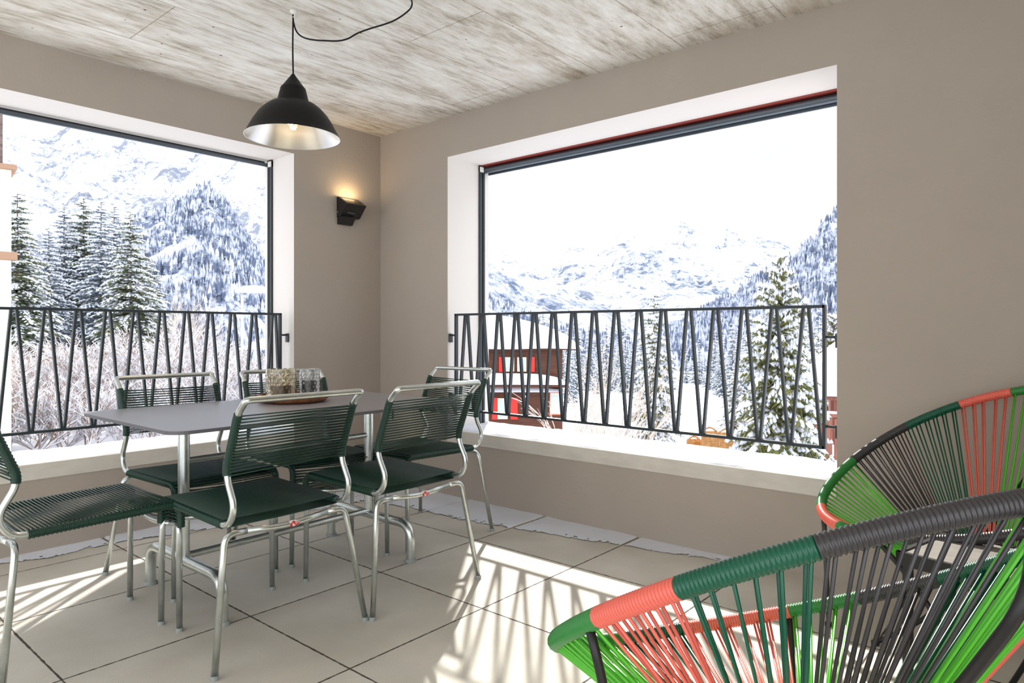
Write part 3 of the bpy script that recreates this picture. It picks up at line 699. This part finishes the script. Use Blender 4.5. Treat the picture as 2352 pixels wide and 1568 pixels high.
def rock_mat(name, rock, scale, lo, hi, stretch=(1, 1, 1), hz=None, rock2=None):  # bluish rock colours carry the haze of distance
    m = bpy.data.materials.new(name); m.use_nodes = True; n = m.node_tree; L = n.links; b = n.nodes['Principled BSDF']; t = n.nodes.new('ShaderNodeTexCoord')
    mpn = n.nodes.new('ShaderNodeMapping'); mpn.inputs['Scale'].default_value = stretch
    a = n.nodes.new('ShaderNodeTexNoise'); a.inputs['Scale'].default_value = scale; a.inputs['Detail'].default_value = 9; a.inputs['Roughness'].default_value = .72; a.inputs['Distortion'].default_value = .4
    c = n.nodes.new('ShaderNodeTexNoise'); c.inputs['Scale'].default_value = scale * .16; c.inputs['Detail'].default_value = 4
    L.new(t.outputs['Object'], mpn.inputs[0]); L.new(mpn.outputs[0], a.inputs['Vector']); L.new(t.outputs['Object'], c.inputs['Vector'])
    ad = n.nodes.new('ShaderNodeMath'); ad.operation = 'MULTIPLY_ADD'; L.new(c.outputs['Fac'], ad.inputs[0]); ad.inputs[1].default_value = .75; L.new(a.outputs['Fac'], ad.inputs[2])
    out = ad.outputs[0]
    if hz:  # less rock colour high up, paled to stand in for mist on the crest
        sp = n.nodes.new('ShaderNodeSeparateXYZ'); L.new(t.outputs['Object'], sp.inputs[0]); mr = n.nodes.new('ShaderNodeMapRange'); mr.inputs['From Min'].default_value = hz[0]; mr.inputs['From Max'].default_value = hz[1]; mr.inputs['To Max'].default_value = hz[2]
        L.new(sp.outputs[2], mr.inputs['Value']); sb = n.nodes.new('ShaderNodeMath'); sb.operation = 'SUBTRACT'; L.new(out, sb.inputs[0]); L.new(mr.outputs[0], sb.inputs[1]); out = sb.outputs[0]
    rp = n.nodes.new('ShaderNodeValToRGB'); rp.color_ramp.elements[0].position = lo; rp.color_ramp.elements[0].color = srgb(212, 218, 232); rp.color_ramp.elements[1].position = hi; rp.color_ramp.elements[1].color = rock
    L.new(out, rp.inputs[0]); L.new(rp.outputs[0], b.inputs['Base Color']); b.inputs['Roughness'].default_value = .95; b.inputs['Specular IOR Level'].default_value = .05
    return m
def mountain(name, ridge, rb, rt_, zb, label, material, na=260, nr=90, amp=.05, back=True, prof=1.15):
    """ridge: list of (u, v) of the crest line; the flank climbs from distance rb to rt_"""
    m = MB(); u0, u1 = ridge[0][0], ridge[-1][0]; az0, az1 = az_of(u0), az_of(u1); vs = []
    for i in range(na):
        az = az0 + (az1 - az0) * i / (na - 1); u = 1176 + F * math.tan(az); v = lerp_tab(ridge, u)
        zt = CAM.z + (HZ - v) / F * rt_ * math.cos(az)
        for j in range(nr + 8):
            t = j / (nr - 1); tt = min(t, 1)
            r = rb + (rt_ - rb) * t; x, y = polar(az, r)
            z = zb + (zt - zb) * tt ** prof - max(0, t - 1) * (zt - zb) * 1.2
            s = 1 / (rt_ * .10); nn = noise.fractal(Vector((x * s, y * s, .3)), .8, 2.1, 7)
            z += nn * (zt - zb) * amp * (4 * tt * (1.15 - tt) + .25) * 1.6
            vs.append((x, y, z))
    k = nr + 8; m.v = vs; m.f = [(i * k + j, (i + 1) * k + j, (i + 1) * k + j + 1, i * k + j + 1) for i in range(na - 1) for j in range(k - 1)]; m.mi = [0] * len(m.f)
    o = m.build(name, material, smooth='all', fix=False); tag(o, label, 'mountain'); return o
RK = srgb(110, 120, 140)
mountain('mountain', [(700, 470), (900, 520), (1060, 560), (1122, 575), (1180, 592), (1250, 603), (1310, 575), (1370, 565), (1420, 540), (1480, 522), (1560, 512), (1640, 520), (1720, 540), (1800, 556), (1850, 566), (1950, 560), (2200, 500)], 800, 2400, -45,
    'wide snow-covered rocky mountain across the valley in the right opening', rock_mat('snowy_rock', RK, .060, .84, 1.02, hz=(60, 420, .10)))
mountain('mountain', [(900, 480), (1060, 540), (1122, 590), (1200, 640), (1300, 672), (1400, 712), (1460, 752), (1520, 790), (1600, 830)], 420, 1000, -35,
    'darker rocky mountain flank sloping down to the right behind the red-shuttered chalet', rock_mat('hazed_rock', srgb(106, 118, 142), .075, .80, 1.00), amp=.06)
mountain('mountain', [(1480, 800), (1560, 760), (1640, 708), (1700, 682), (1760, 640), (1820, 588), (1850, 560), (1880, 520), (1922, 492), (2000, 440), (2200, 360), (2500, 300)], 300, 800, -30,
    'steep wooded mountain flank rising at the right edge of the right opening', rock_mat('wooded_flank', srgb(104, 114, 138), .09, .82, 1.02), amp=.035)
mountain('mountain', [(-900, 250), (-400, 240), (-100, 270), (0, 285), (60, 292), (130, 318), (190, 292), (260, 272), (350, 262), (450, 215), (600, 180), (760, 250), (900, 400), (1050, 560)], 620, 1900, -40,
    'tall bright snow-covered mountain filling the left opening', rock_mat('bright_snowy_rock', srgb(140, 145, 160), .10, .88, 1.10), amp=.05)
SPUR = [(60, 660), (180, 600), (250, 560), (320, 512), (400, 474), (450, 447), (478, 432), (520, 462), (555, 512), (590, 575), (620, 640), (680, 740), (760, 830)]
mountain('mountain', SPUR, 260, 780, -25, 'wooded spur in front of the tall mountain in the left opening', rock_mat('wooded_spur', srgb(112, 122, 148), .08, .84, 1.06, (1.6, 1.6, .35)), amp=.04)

# distant forest on the flanks: thousands of small snowy firs, nobody could count them
M_far = mat('distant_fir', srgb(104, 114, 136), .95, var=(.12, srgb(206, 212, 226), .44, .56), spec=.05)  # blue-grey fir colour has distance haze mixed in
dg = bpy.context.evaluated_depsgraph_get()
def flank_forest(name, src, n, umin, umax, rmin, rmax, keep, label, hgt=(9, 16)):
    from mathutils.bvhtree import BVHTree
    bv = BVHTree.FromPolygons([v.co[:] for v in src.data.vertices], [p.vertices[:] for p in src.data.polygons])
    m = MB(); k = 0; tries = 0
    while k < n and tries < n * 12:
        tries += 1; u = rnd.uniform(umin, umax); r = math.sqrt(rnd.uniform(rmin ** 2, rmax ** 2)); x, y = polar(az_of(u), r)
        if noise.fractal(Vector((x * .012, y * .012, 7)), .7, 2, 3) < keep: continue
        h = bv.ray_cast(Vector((x, y, 2000)), Vector((0, 0, -1)))[0]
        if h is None: continue
        H_ = rnd.uniform(*hgt); w = H_ * rnd.uniform(.13, .18); a0 = rnd.random() * 6; z = h.z - .5
        vs = []; fs = []
        for (zz, ww) in ((.0, 1.0), (.38, .72)):
            b = len(vs); vs += [(x + math.cos(a0 + q * 1.257) * w * ww, y + math.sin(a0 + q * 1.257) * w * ww, z + H_ * zz) for q in range(5)] + [(x, y, z + H_ * (.62 if zz == 0 else 1))]
            fs += [(b + q, b + (q + 1) % 5, b + 5) for q in range(5)]
        m.add(vs, fs); k += 1
    o = m.build(name, M_far, fix=False); return tag(o, label, 'forest', kind='stuff')
mts = [o for o in bpy.data.objects if o.name.startswith('mountain')]
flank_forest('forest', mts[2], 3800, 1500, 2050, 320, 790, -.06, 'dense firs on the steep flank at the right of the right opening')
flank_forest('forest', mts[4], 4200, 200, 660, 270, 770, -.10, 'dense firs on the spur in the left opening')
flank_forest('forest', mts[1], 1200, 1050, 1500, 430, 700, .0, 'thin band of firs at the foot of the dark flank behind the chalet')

# ---- near conifers: foliage sprays with snow lying on them
M_bark = mat('bark', srgb(104, 88, 76), .9, var=(12, srgb(140, 126, 112), .4, .65, (1, 1, .2)))
M_bluefir = mat('grey_green_fir_needles', srgb(92, 104, 112), .9, var=(3, srgb(118, 130, 140), .4, .6), spec=.1)
M_fir = mat('fir_needles', srgb(112, 118, 82), .85, var=(3, srgb(70, 80, 62), .4, .6), spec=.15)
M_pine = mat('olive_pine_needles', srgb(126, 124, 72), .85, var=(3, srgb(92, 98, 62), .4, .6), spec=.15)
M_bluefir = mat('grey_green_fir_needles', srgb(92, 104, 112), .9, var=(3, srgb(118, 130, 140), .4, .6), spec=.1)
def blob(m, c, d, side, a, b, h):
    """flattened cushion of snow"""
    up = side.cross(d).normalized(); vs = [c + up * h]
    for k in range(6):
        q = k * math.pi / 3; vs.append(c + d * (a * math.cos(q)) + side * (b * math.sin(q)) + up * (h * .12))
    vs.append(c - up * h * .35); m.add(vs, [(0, 1 + k, 1 + (k + 1) % 6) for k in range(6)] + [(7, 1 + (k + 1) % 6, 1 + k) for k in range(6)])
def spray(mf, ms, base, d, L, wd, droop, rn, snow, th=.02):
    """one branch: a drooping fan of needle tufts, with snow cushions lying on it"""
    n = 6; side = d.cross(Vector((0, 0, 1))).normalized(); P = []
    for i in range(n + 1):
        t = i / n; P.append(base + d * (L * t) + Vector((0, 0, -droop * L * t * t)))
    for i in range(1, n + 1):
        t = i / n; w = wd * (1.1 - .7 * t) * rn.uniform(.7, 1.25); a = P[i - 1]; b = P[i]; dd = (b - a).normalized()
        for s in (-1, 1):
            for q in (0, .5):
                p = a.lerp(b, q); tip = p + side * s * w * rn.uniform(.7, 1.1) + dd * w * rn.uniform(.5, .9) + Vector((0, 0, -w * rn.uniform(.1, .55)))
                r = w * .13 + .008; mf.add([p + dd * r, p - dd * r, p + Vector((0, 0, r * 1.2)), tip], [(0, 2, 3), (2, 1, 3), (1, 0, 3)])
            if rn.random() < snow:
                c = a.lerp(b, rn.random()) + side * s * w * rn.uniform(.25, .55) + dd * w * .35 + Vector((0, 0, th * .2 - w * .12))
                e = (side * s * .7 + dd).normalized(); blob(ms, c, e, e.cross(Vector((0, 0, 1))).normalized(), w * rn.uniform(.32, .52), w * rn.uniform(.14, .26), th * rn.uniform(.6, 1.3))
        if rn.random() < snow: blob(ms, a.lerp(b, .5) + Vector((0, 0, th * .3)), dd, side, L / n * .75, w * .28, th * rn.uniform(.7, 1.4))
def conifer(name, h, r0, whorls, per, mats, rn, snow=.75, droop=.35, rise=.1, power=1.0, th=.03, low=.06):
    root = empty(name, (0, 0, 0)); mf = MB(); ms = MB()
    for k in range(whorls):
        t = (k + rn.uniform(-.3, .3)) / whorls; z = h * (low + (1 - low) * t); rad = r0 * max(0, (1 - t)) ** power + .03 * h * .3
        n = max(4, int(per * (1 - t * .55)))
        for q in range(n):
            a = 2 * math.pi * (q + rn.random()) / n; d = Vector((math.cos(a), math.sin(a), rise * (t * 2.2 - .6))).normalized(); L = rad * rn.uniform(.7, 1.12)
            spray(mf, ms, Vector((0, 0, z + rn.uniform(-.02, .02) * h)), d, L, L * .34 + .02, droop * (1 - .6 * t), rn, snow, th)
    m = MB(); m.tube([(0, 0, -.3), (0, 0, h * .5), (0, 0, h * .99)], r0 * .05, 7, rf=[r0 * .055, r0 * .035, r0 * .006]); m.build('trunk', M_bark, root, smooth='all')
    mf.build('foliage', mats, root, fix=False); ms.build('snow_load', M_snow, root, smooth='all', fix=False)
    return root
rn = random.Random(3)
# proto trees
fir_a = conifer('fir_tree', 10, 2.5, 38, 12, M_fir, rn, .80, .38, .1, .72, .06)
fir_b = conifer('fir_tree', 10, 2.0, 40, 11, M_bluefir, rn, .82, .32, .1, .72, .06)
LEFT = [ # u, top v, D, variant, label
    (300, 482, 30, 'a', 'tallest and nearest green fir in the left opening, right of the fir row'),
    (232, 458, 36, 'b', 'snow-laden fir just left of the nearest fir in the left opening'),
    (192, 452, 38, 'a', 'snow-laden fir in the middle of the row in the left opening'),
    (147, 470, 37, 'b', 'snow-laden fir left of the middle of the row in the left opening'),
    (112, 518, 34, 'b', 'slender shorter fir in the left opening between the row and the leftmost fir'),
    (40, 440, 28, 'a', 'leftmost fir partly hidden by the pale house in the left opening'),
    (262, 470, 41, 'b', 'fir standing behind and between two others in the left opening'),
    (345, 590, 44, 'a', 'low fir behind the nearest fir, at its right, in the left opening')]
used = {'a': False, 'b': False}
for u, v, D, k, lb in LEFT:
    p = spot(u, D, 0); g = ground_z(az_of(u), D / math.cos(az_of(u))); top = CAM.z + (HZ - v) / F * D; s = (top - g) / 10
    src = fir_a if k == 'a' else fir_b
    if used[k]: c = copy_tree(src, (p.x, p.y, g), rnd.uniform(0, 6), (s, s, s))
    else: c = src; used[k] = True; c.location = (p.x, p.y, g); c.scale = (s, s, s)
    tag(c, lb, 'tree', 'firs outside the left opening')
# slim snowy spruce in the middle of the right opening
sp = conifer('spruce_tree', 8, 1.75, 30, 10, M_pine, rn, .85, .42, .1, .75, .10)
p = spot(1502, 26, 0); g = ground_z(az_of(1502), 26.6); s = (CAM.z + (HZ - 672) / F * 26 - g) / 8; sp.location = (p.x, p.y, g); sp.scale = (s * .92, s * .92, s)
tag(sp, 'slim snow-laden spruce in the middle of the right opening', 'tree')
pn = conifer('pine_tree', 8, 2.7, 34, 14, M_pine, rn, .62, .30, .35, .62, .13)
p = spot(1790, 19, 0); g = ground_z(az_of(1790), 20.5); s = (CAM.z + (HZ - 588) / F * 19 - g) / 8; pn.location = (p.x, p.y, g); pn.scale = (s * .64, s * .64, s)
tag(pn, 'big snow-laden pine with olive needles near the right edge of the right opening', 'tree')
c = copy_tree(pn, tuple(spot(1915, 34, ground_z(az_of(1915), 37))), 2.0, (.95, .95, 1.02)); tag(c, 'second snowy pine behind the snow-roofed house at the right edge of the right opening', 'tree')
c = copy_tree(sp, tuple(spot(1690, 30, ground_z(az_of(1690), 31.5))), 1.0, (.9, .9, .95)); c.scale = (.72, .72, .72); tag(c, 'small snowy spruce left of the big pine in the right opening', 'tree')
# valley wood in the middle distance
bf = conifer('valley_fir', 12, 2.2, 16, 7, M_bluefir, rn, .40, .3, .1, .9, .16)
spots = []
for k in range(900):
    u = rnd.uniform(1240, 1960); D = rnd.uniform(85, 190)
    # a snowy clearing stays open
    if abs(u - (1585 - (D - 85) * .12)) < 42 and D < 165: continue
    if D < 110 and 1340 < u < 1640: continue
    spots.append((u, D))
spots = sorted(spots[:95], key=lambda q: q[1])
for i, (u, D) in enumerate(spots):
    g = ground_z(az_of(u), D / math.cos(az_of(u))); p = spot(u, D, g - .3); s = rnd.uniform(.75, 1.25)
    c = bf if i == 0 else copy_tree(bf, tuple(p), rnd.uniform(0, 6)); c.location = p; c.scale = (s, s, s)
    tag(c, 'snow-dusted fir in the dark wood on the valley floor seen through the right opening', 'tree', 'firs of the wood on the valley floor')

# ---- bare shrubs and saplings carrying snow
M_twig = mat('bare_twigs', srgb(160, 132, 112), .9, var=(6, srgb(120, 100, 88), .4, .6))
M_frost = mat('frosted_twigs', srgb(196, 184, 172), .9)
def shrub(name, h, spread, stems, rn, depth=4, material=None, snow=.8, r0=.016, fan=.5):
    root = empty(name, (0, 0, 0)); mt = MB(); ms = MB()
    def grow(p, d, L, r, lv):
        n = 3; P = [p]
        for i in range(n):
            d = (d + Vector((rn.uniform(-.2, .2), rn.uniform(-.2, .2), rn.uniform(-.08, .12)))).normalized(); P.append(P[-1] + d * (L / n))
        mt.tube(P, r, 3, caps=False, rf=[r, r * .85, r * .7, r * .55])
        if snow and abs(d.z) < .93 and rn.random() < snow:
            q = [a + Vector((0, 0, r * 1.1 + .003)) for a in P]; ms.tube(q, r, 4, caps=False, rf=[r * .9, r * 1.2 + .0035, r * 1.1 + .0025, .0015])
        if lv > 0:
            for i in range(1, n + 1):
                for _ in range(2 if i < n else 1):
                    a = rn.uniform(0, 6.28); e = (d * .75 + Vector((math.cos(a), math.sin(a), rn.uniform(-.15, .5))) * fan).normalized()
                    grow(P[i], e, L * rn.uniform(.5, .72), r * .6, lv - 1)
    for s in range(stems):
        a = rn.uniform(0, 6.28); q = rn.uniform(0, spread); grow(Vector((math.cos(a) * q * .4, math.sin(a) * q * .4, 0)), Vector((math.cos(a) * q / h, math.sin(a) * q / h, 1)).normalized(), h * .55, r0, depth - 1)
    mt.build('branches', material or M_twig, root, fix=False); ms.build('snow_load', M_snow, root, fix=False)
    return root
sh = shrub('snowy_shrub', 1.3, 1.1, 8, rn, 5, snow=.55, r0=.011)
SH = [(30, 9.5, 1.0, 'bare snow-dusted shrub at the left end of the left opening, nearest the pale house'), (110, 11.5, 1.1, 'bare snow-dusted shrub between the first and second gaps of the left railing'), (190, 9.8, .95, 'twiggy snowy shrub behind the left part of the left railing'),
      (270, 12, 1.15, 'twiggy snowy shrub left of the window chair, behind the left railing'), (350, 10, .9, 'twiggy snowy shrub right behind the left window chair'), (425, 12.5, 1.1, 'snow-dusted shrub in the middle of the left railing'), (500, 11, .95, 'snow-dusted shrub behind the right part of the left railing'), (570, 13, 1.0, 'snow-dusted shrub under the street lamp'), (630, 11, .75, 'small snowy shrub beside the right jamb of the left opening'),
      (70, 14.5, 1.2, 'bare snowy shrub of the back row at the left'), (230, 15, 1.2, 'bare snowy shrub of the back row below the fir row'), (400, 15.5, 1.4, 'tall bare snowy shrub of the back row right of the nearest fir')]
for i, (u, D, s, lb) in enumerate(SH):
    g = ground_z(az_of(u), D / math.cos(az_of(u))); p = spot(u, D, g - .05)
    c = sh if i == 0 else copy_tree(sh, tuple(p), rnd.uniform(0, 6)); c.location = p; c.scale = (s, s, s); tag(c, lb, 'shrub', 'snowy shrubs outside the left opening')
bt = shrub('bare_tree', 5.5, .8, 3, rn, 4, M_frost, .35, r0=.035, fan=.34)
for i, (u, D, s, lb) in enumerate([(1352, 17, .95, 'frosted bare sapling right of the red-shuttered chalet'), (1375, 21, 1.08, 'second frosted bare sapling further right of the red-shuttered chalet'), (400, 19, .52, 'tall bare sapling with pinkish branches right of the nearest fir in the left opening')]):
    g = ground_z(az_of(u), D / math.cos(az_of(u))); p = spot(u, D, g - .1); c = bt if i == 0 else copy_tree(bt, tuple(p), 1.3 * i); c.location = p; c.scale = (s, s, s); tag(c, lb, 'tree')
for i, (u, D, s, lb) in enumerate([(1322, 13, 1.25, 'low snowy shrub just outside the sill below the saplings'), (1460, 14, 1.0, 'low snowy shrub at the foot of the slim spruce'), (1540, 15, 1.0, 'low snowy shrub right of the foot of the slim spruce')]):
    g = ground_z(az_of(u), D / math.cos(az_of(u))); zt = CAM.z - (1000 - HZ) / F * D; p = spot(u, D, g - .1); c = copy_tree(sh, tuple(p), 2.3 * i + 1, None); k = (zt - g) / 1.9; c.scale = (k * .8, k * .8, k); tag(c, lb, 'shrub')

# ---- houses outside
M_log = mat('brown_timber', srgb(104, 66, 50), .85, var=(2.5, srgb(78, 50, 40), .4, .65, (.3, .3, 6)))
M_redsh = mat('red_shutter', srgb(226, 58, 48), .6)
M_pane = mat('window_pane', srgb(196, 208, 214), .15, spec=.8)
M_fram = mat('cream_window_frame', srgb(232, 226, 206), .6)
M_pink = mat('weathered_red_planks', srgb(168, 112, 98), .85, var=(3, srgb(140, 92, 80), .4, .6, (6, 6, .4)))
def frame_at(u, v, D, rot=0):
    """matrix: local x to the right, y away from the camera, z up, origin at the seen point"""
    o = view(u, v, D); M = Matrix.Translation(o) @ Matrix.Rotation(TH + rot, 4, 'Z'); return M
def snow_roof(m, x0, x1, y0, y1, z0, hgt, nx=22, ny=14, pw=2.6):
    vs = []; 
    for i in range(nx + 1):
        for j in range(ny + 1):
            a = -1 + 2 * i / nx; b = -1 + 2 * j / ny; e = (max(0, 1 - abs(a) ** pw)) * (max(0, 1 - abs(b) ** pw * .999)) 
            vs.append((x0 + (x1 - x0) * (a + 1) / 2, y0 + (y1 - y0) * (b + 1) / 2, z0 + hgt * e ** .6 + .06 * hgt * noise.noise(Vector((a * 3, b * 3, x0)))))
    k = ny + 1; fs = [(i * k + j, (i + 1) * k + j, (i + 1) * k + j + 1, i * k + j + 1) for i in range(nx) for j in range(ny)]; m.add(vs, fs)
def chalet():
    D = 45; px = D / F; root = empty('chalet', (0, 0, 0)); root.matrix_world = frame_at(1122, HZ, D)
    X = lambda u: (u - 1122) * px; Z = lambda v: (HZ - v) * px
    m = MB(); m.bb((-9, 0, Z(1010) - 1.5), (X(1292), 8, Z(800) + .3)); m.build('timber_wall', M_log, root)
    m = MB(); m.bb((-9.6, -.9, Z(803)), (X(1330), 8.9, Z(798))); m.build('roof_board', M_log, root)
    m = MB(); snow_roof(m, -16, X(1338), -1.1, 9.2, Z(801), 2.5, 40, 14, pw=2.6); m.build('roof_snow', M_snow, root, smooth='all', fix=False)
    m = MB(); m.bb((-9, -1.2, Z(886)), (X(1300), 0, Z(880))); m.build('balcony_floor', M_log, root)
    m = MB(); snow_roof(m, -9.2, X(1305), -1.3, .02, Z(880), .72, 30, 6, 5); m.build('balcony_snow', M_snow, root, smooth='all', fix=False)
    m = MB(); snow_roof(m, -9.2, X(1300), -.9, .02, Z(898), .36, 30, 6, 5); m.build('ledge_snow', M_snow, root, smooth='all', fix=False)
    def win(u0, u1, v0, v1, s=()):
        m = MB(); m.bb((X(u0), -.08, Z(v1)), (X(u1), .0, Z(v0))); f = m.build('window', M_fram, root)
        m = MB(); w = (X(u1) - X(u0)); h = Z(v0) - Z(v1)
        for a in (0, 1): m.bb((X(u0) + w * (.1 + .45 * a), -.10, Z(v1) + h * .1), (X(u0) + w * (.45 + .45 * a), -.07, Z(v0) - h * .1))
        m.build('pane', M_pane, f)
        for a, b in s: m = MB(); m.bb((X(a), -.1, Z(v1 + 1)), (X(b), -.03, Z(v0 - 1))); m.build('shutter', M_redsh, root)
    win(1159, 1181, 820, 853, [(1146, 1155)]); win(1188, 1209, 820, 853, [(1220, 1228)]); win(1143, 1166, 914, 962, [(1130, 1143), (1173, 1189)]); win(1264, 1289, 902, 950)
    m = MB(); m.bb((X(1262), -.06, Z(953)), (X(1292), -.02, Z(899))); m.build('window_surround', mat('orange_timber', srgb(190, 110, 80), .8), root)
    return tag(root, 'brown timber chalet with red shutters and a thick snow roof, left in the right opening', 'house')
chalet()
def house_right():
    D = 22; px = D / F; root = empty('timber_house', (0, 0, 0)); root.matrix_world = frame_at(1838, HZ, D, -.42)
    X = lambda u: (u - 1838) * px; Z = lambda v: (HZ - v) * px
    m = MB(); m.bb((X(1905), 3.0, -7.5), (8, 8, Z(905))); m.build('timber_wall', M_pink, root)
    # gable roof seen at its corner, thick snow on it
    m = MB(); m.add([(0, -.6, Z(905)), (0, 8.5, Z(905)), (X(1958), -.6, Z(770)), (X(1958), 8.5, Z(770)), (8, -.6, Z(905)), (8, 8.5, Z(905)), (0, -.6, Z(912)), (8, -.6, Z(912)), (0, 8.5, Z(912)), (8, 8.5, Z(912))], [(0, 2, 3, 1), (2, 4, 5, 3), (0, 4, 2), (1, 3, 5), (0, 6, 7, 4), (6, 8, 9, 7), (0, 1, 8, 6), (4, 7, 9, 5), (1, 5, 9, 8)]); m.build('roof', M_pink, root)
    m = MB(); pts = []
    for i in range(25):
        t = i / 24; x = -.1 + (8.2) * t; a = 1 - abs(x - X(1958)) / (X(1958) + .1) if x < X(1958) else 1 - (x - X(1958)) / (8.1 - X(1958)); pts.append((x, Z(902) + (Z(785) - Z(902)) * (max(a, 0)) ** .75 + .25 * math.sin(math.pi * min(1, 6 * t) / 2)))
    n = len(pts); m.add([(x, -.75, z) for x, z in pts] + [(x, 8.7, z) for x, z in pts] + [(x, -.75, Z(903)) for x, z in pts], [(i, i + 1, i + 1 + n, i + n) for i in range(n - 1)] + [(i, i + 2 * n, i + 1 + 2 * n, i + 1) for i in range(n - 1)]); m.build('roof_snow', M_snow, root, smooth=True, fix=False)
    m = MB(); m.bb((X(1908), -.3, Z(1060)), (X(1916), -.18, Z(905))); m.build('post', M_pink, root)
    m = MB(); m.bb((X(1815), -.4, -7.2), (8, 3.0, Z(1046))); m.build('balcony_base', M_snow, root)
    m = MB()
    for k in range(30):
        x = X(1816) + k * .26; m.bb((x, -.36, Z(1042)), (x + .20, -.33, Z(955)))
    m.bb((X(1813), -.38, Z(952)), (8, -.30, Z(944))); m.bb((X(1813), -.37, Z(1046)), (8, -.31, Z(1038))); m.build('balcony_railing', M_pink, root)
    m = MB(); m.bb((X(1812), -.40, Z(944)), (8, -.28, Z(938))); m.build('railing_snow', M_snow, root)
    return tag(root, 'timber house with snowy roof and plank balcony at the right edge of the right opening', 'house')
house_right()
def pale_house():
    D = 8.5; root = empty('pale_house', (0, 0, 0)); root.matrix_world = frame_at(26, HZ, D, .72); px = D / F; Z = lambda v: (HZ - v) * px
    M_pale = mat('pale_render', srgb(240, 236, 228), .9); M_orw = mat('larch_board', srgb(160, 128, 106), .8); M_shg = mat('dark_shingles', srgb(94, 78, 78), .9, var=(9, srgb(120, 104, 100), .4, .6, (1, 1, 3)))
    m = MB(); m.bb((-3, 0, -3.2), (0, 5, Z(388))); m.build('rendered_wall', M_pale, root)
    m = MB(); m.bb((-3.1, -.05, Z(250) + .6), (-.09, 5, Z(384))); m.build('upper_cladding', M_shg, root)
    m = MB(); m.bb((-3.1, -.08, Z(391)), (.05, 5, Z(380))); m.build('cornice', M_orw, root)
    m = MB(); m.bb((-3.0, -.10, Z(598)), (.055, .04, Z(580))); m.build('beam', M_orw, root, bevel=.01)
    return tag(root, 'corner of a pale rendered house with dark cladding at the left picture edge', 'house')
pale_house()
# ---- wooden lattice screens
M_lar = mat('honey_fence_wood', srgb(196, 148, 96), .8, var=(6, srgb(168, 122, 76), .4, .6))
def screen(u0, u1, v0, v1, D, label):
    px = D / F; root = empty('garden_screen', (0, 0, 0)); root.matrix_world = frame_at((u0 + u1) / 2, HZ, D); w = (u1 - u0) * px; Z = lambda v: (HZ - v) * px; g = Z(v1) - 1.0
    m = MB(); n = 12
    for k in range(n): z = Z(v1) - .6 + (Z(v0) - Z(v1) + .6) * k / n; m.bb((-w / 2 + .02, -.012 - .02 * (k % 2), z), (w / 2 - .02, .012, z + .145))
    m.build('lattice', M_lar, root)
    m = MB(); m.tube([(-w / 2 + w * i / 12, 0, Z(v0) + .14 * math.sin(math.pi * i / 12)) for i in range(13)], .04, 6); m.build('arched_top', M_lar, root)
    for s in (-1, 1): m = MB(); m.bb((s * w / 2 - .035, -.035, g - .4), (s * w / 2 + .035, .035, Z(v0))); m.build('post', M_lar, root)
    m = MB(); m.tube([(-w / 2 + w * i / 12, 0, Z(v0) + .06 + .16 * math.sin(math.pi * i / 12)) for i in range(13)], .05, 6); m.build('snow_cap', M_snow, root)
    tag(root, label, 'garden screen', 'wooden garden screens')
screen(1613, 1646, 990, 1046, 27, 'arched wooden lattice garden screen, middle one of the three')
screen(1651, 1684, 993, 1050, 27, 'arched wooden lattice garden screen, rightmost of the three')
screen(1579, 1608, 1010, 1044, 27.5, 'lower wooden lattice garden screen, leftmost of the three')
# ---- street lamp
def street_lamp():
    D = 17; px = D / F; root = empty('street_lamp', (0, 0, 0)); root.matrix_world = frame_at(556, HZ, D); Z = lambda v: (HZ - v) * px
    Mg = mat('pale_lamp_metal', srgb(214, 214, 216), .5, .2)
    m = MB(); m.tube([(0, 0, -3.2), (0, 0, Z(668))], .035, 10); m.build('pole', Mg, root, smooth='all')
    m = MB(); m.bb((-.07, -.12, Z(672)), (.62, .12, Z(667))); m.build('lamp_head', Mg, root, bevel=.01)
    m = MB(); snow_roof(m, -.09, .64, -.14, .14, Z(667.5), .13, 20, 8, 3.5); m.build('snow_cap', M_snow, root, smooth='all', fix=False)
    return tag(root, 'street lamp with a snow-capped flat head near the right jamb of the left opening', 'street lamp')
street_lamp()
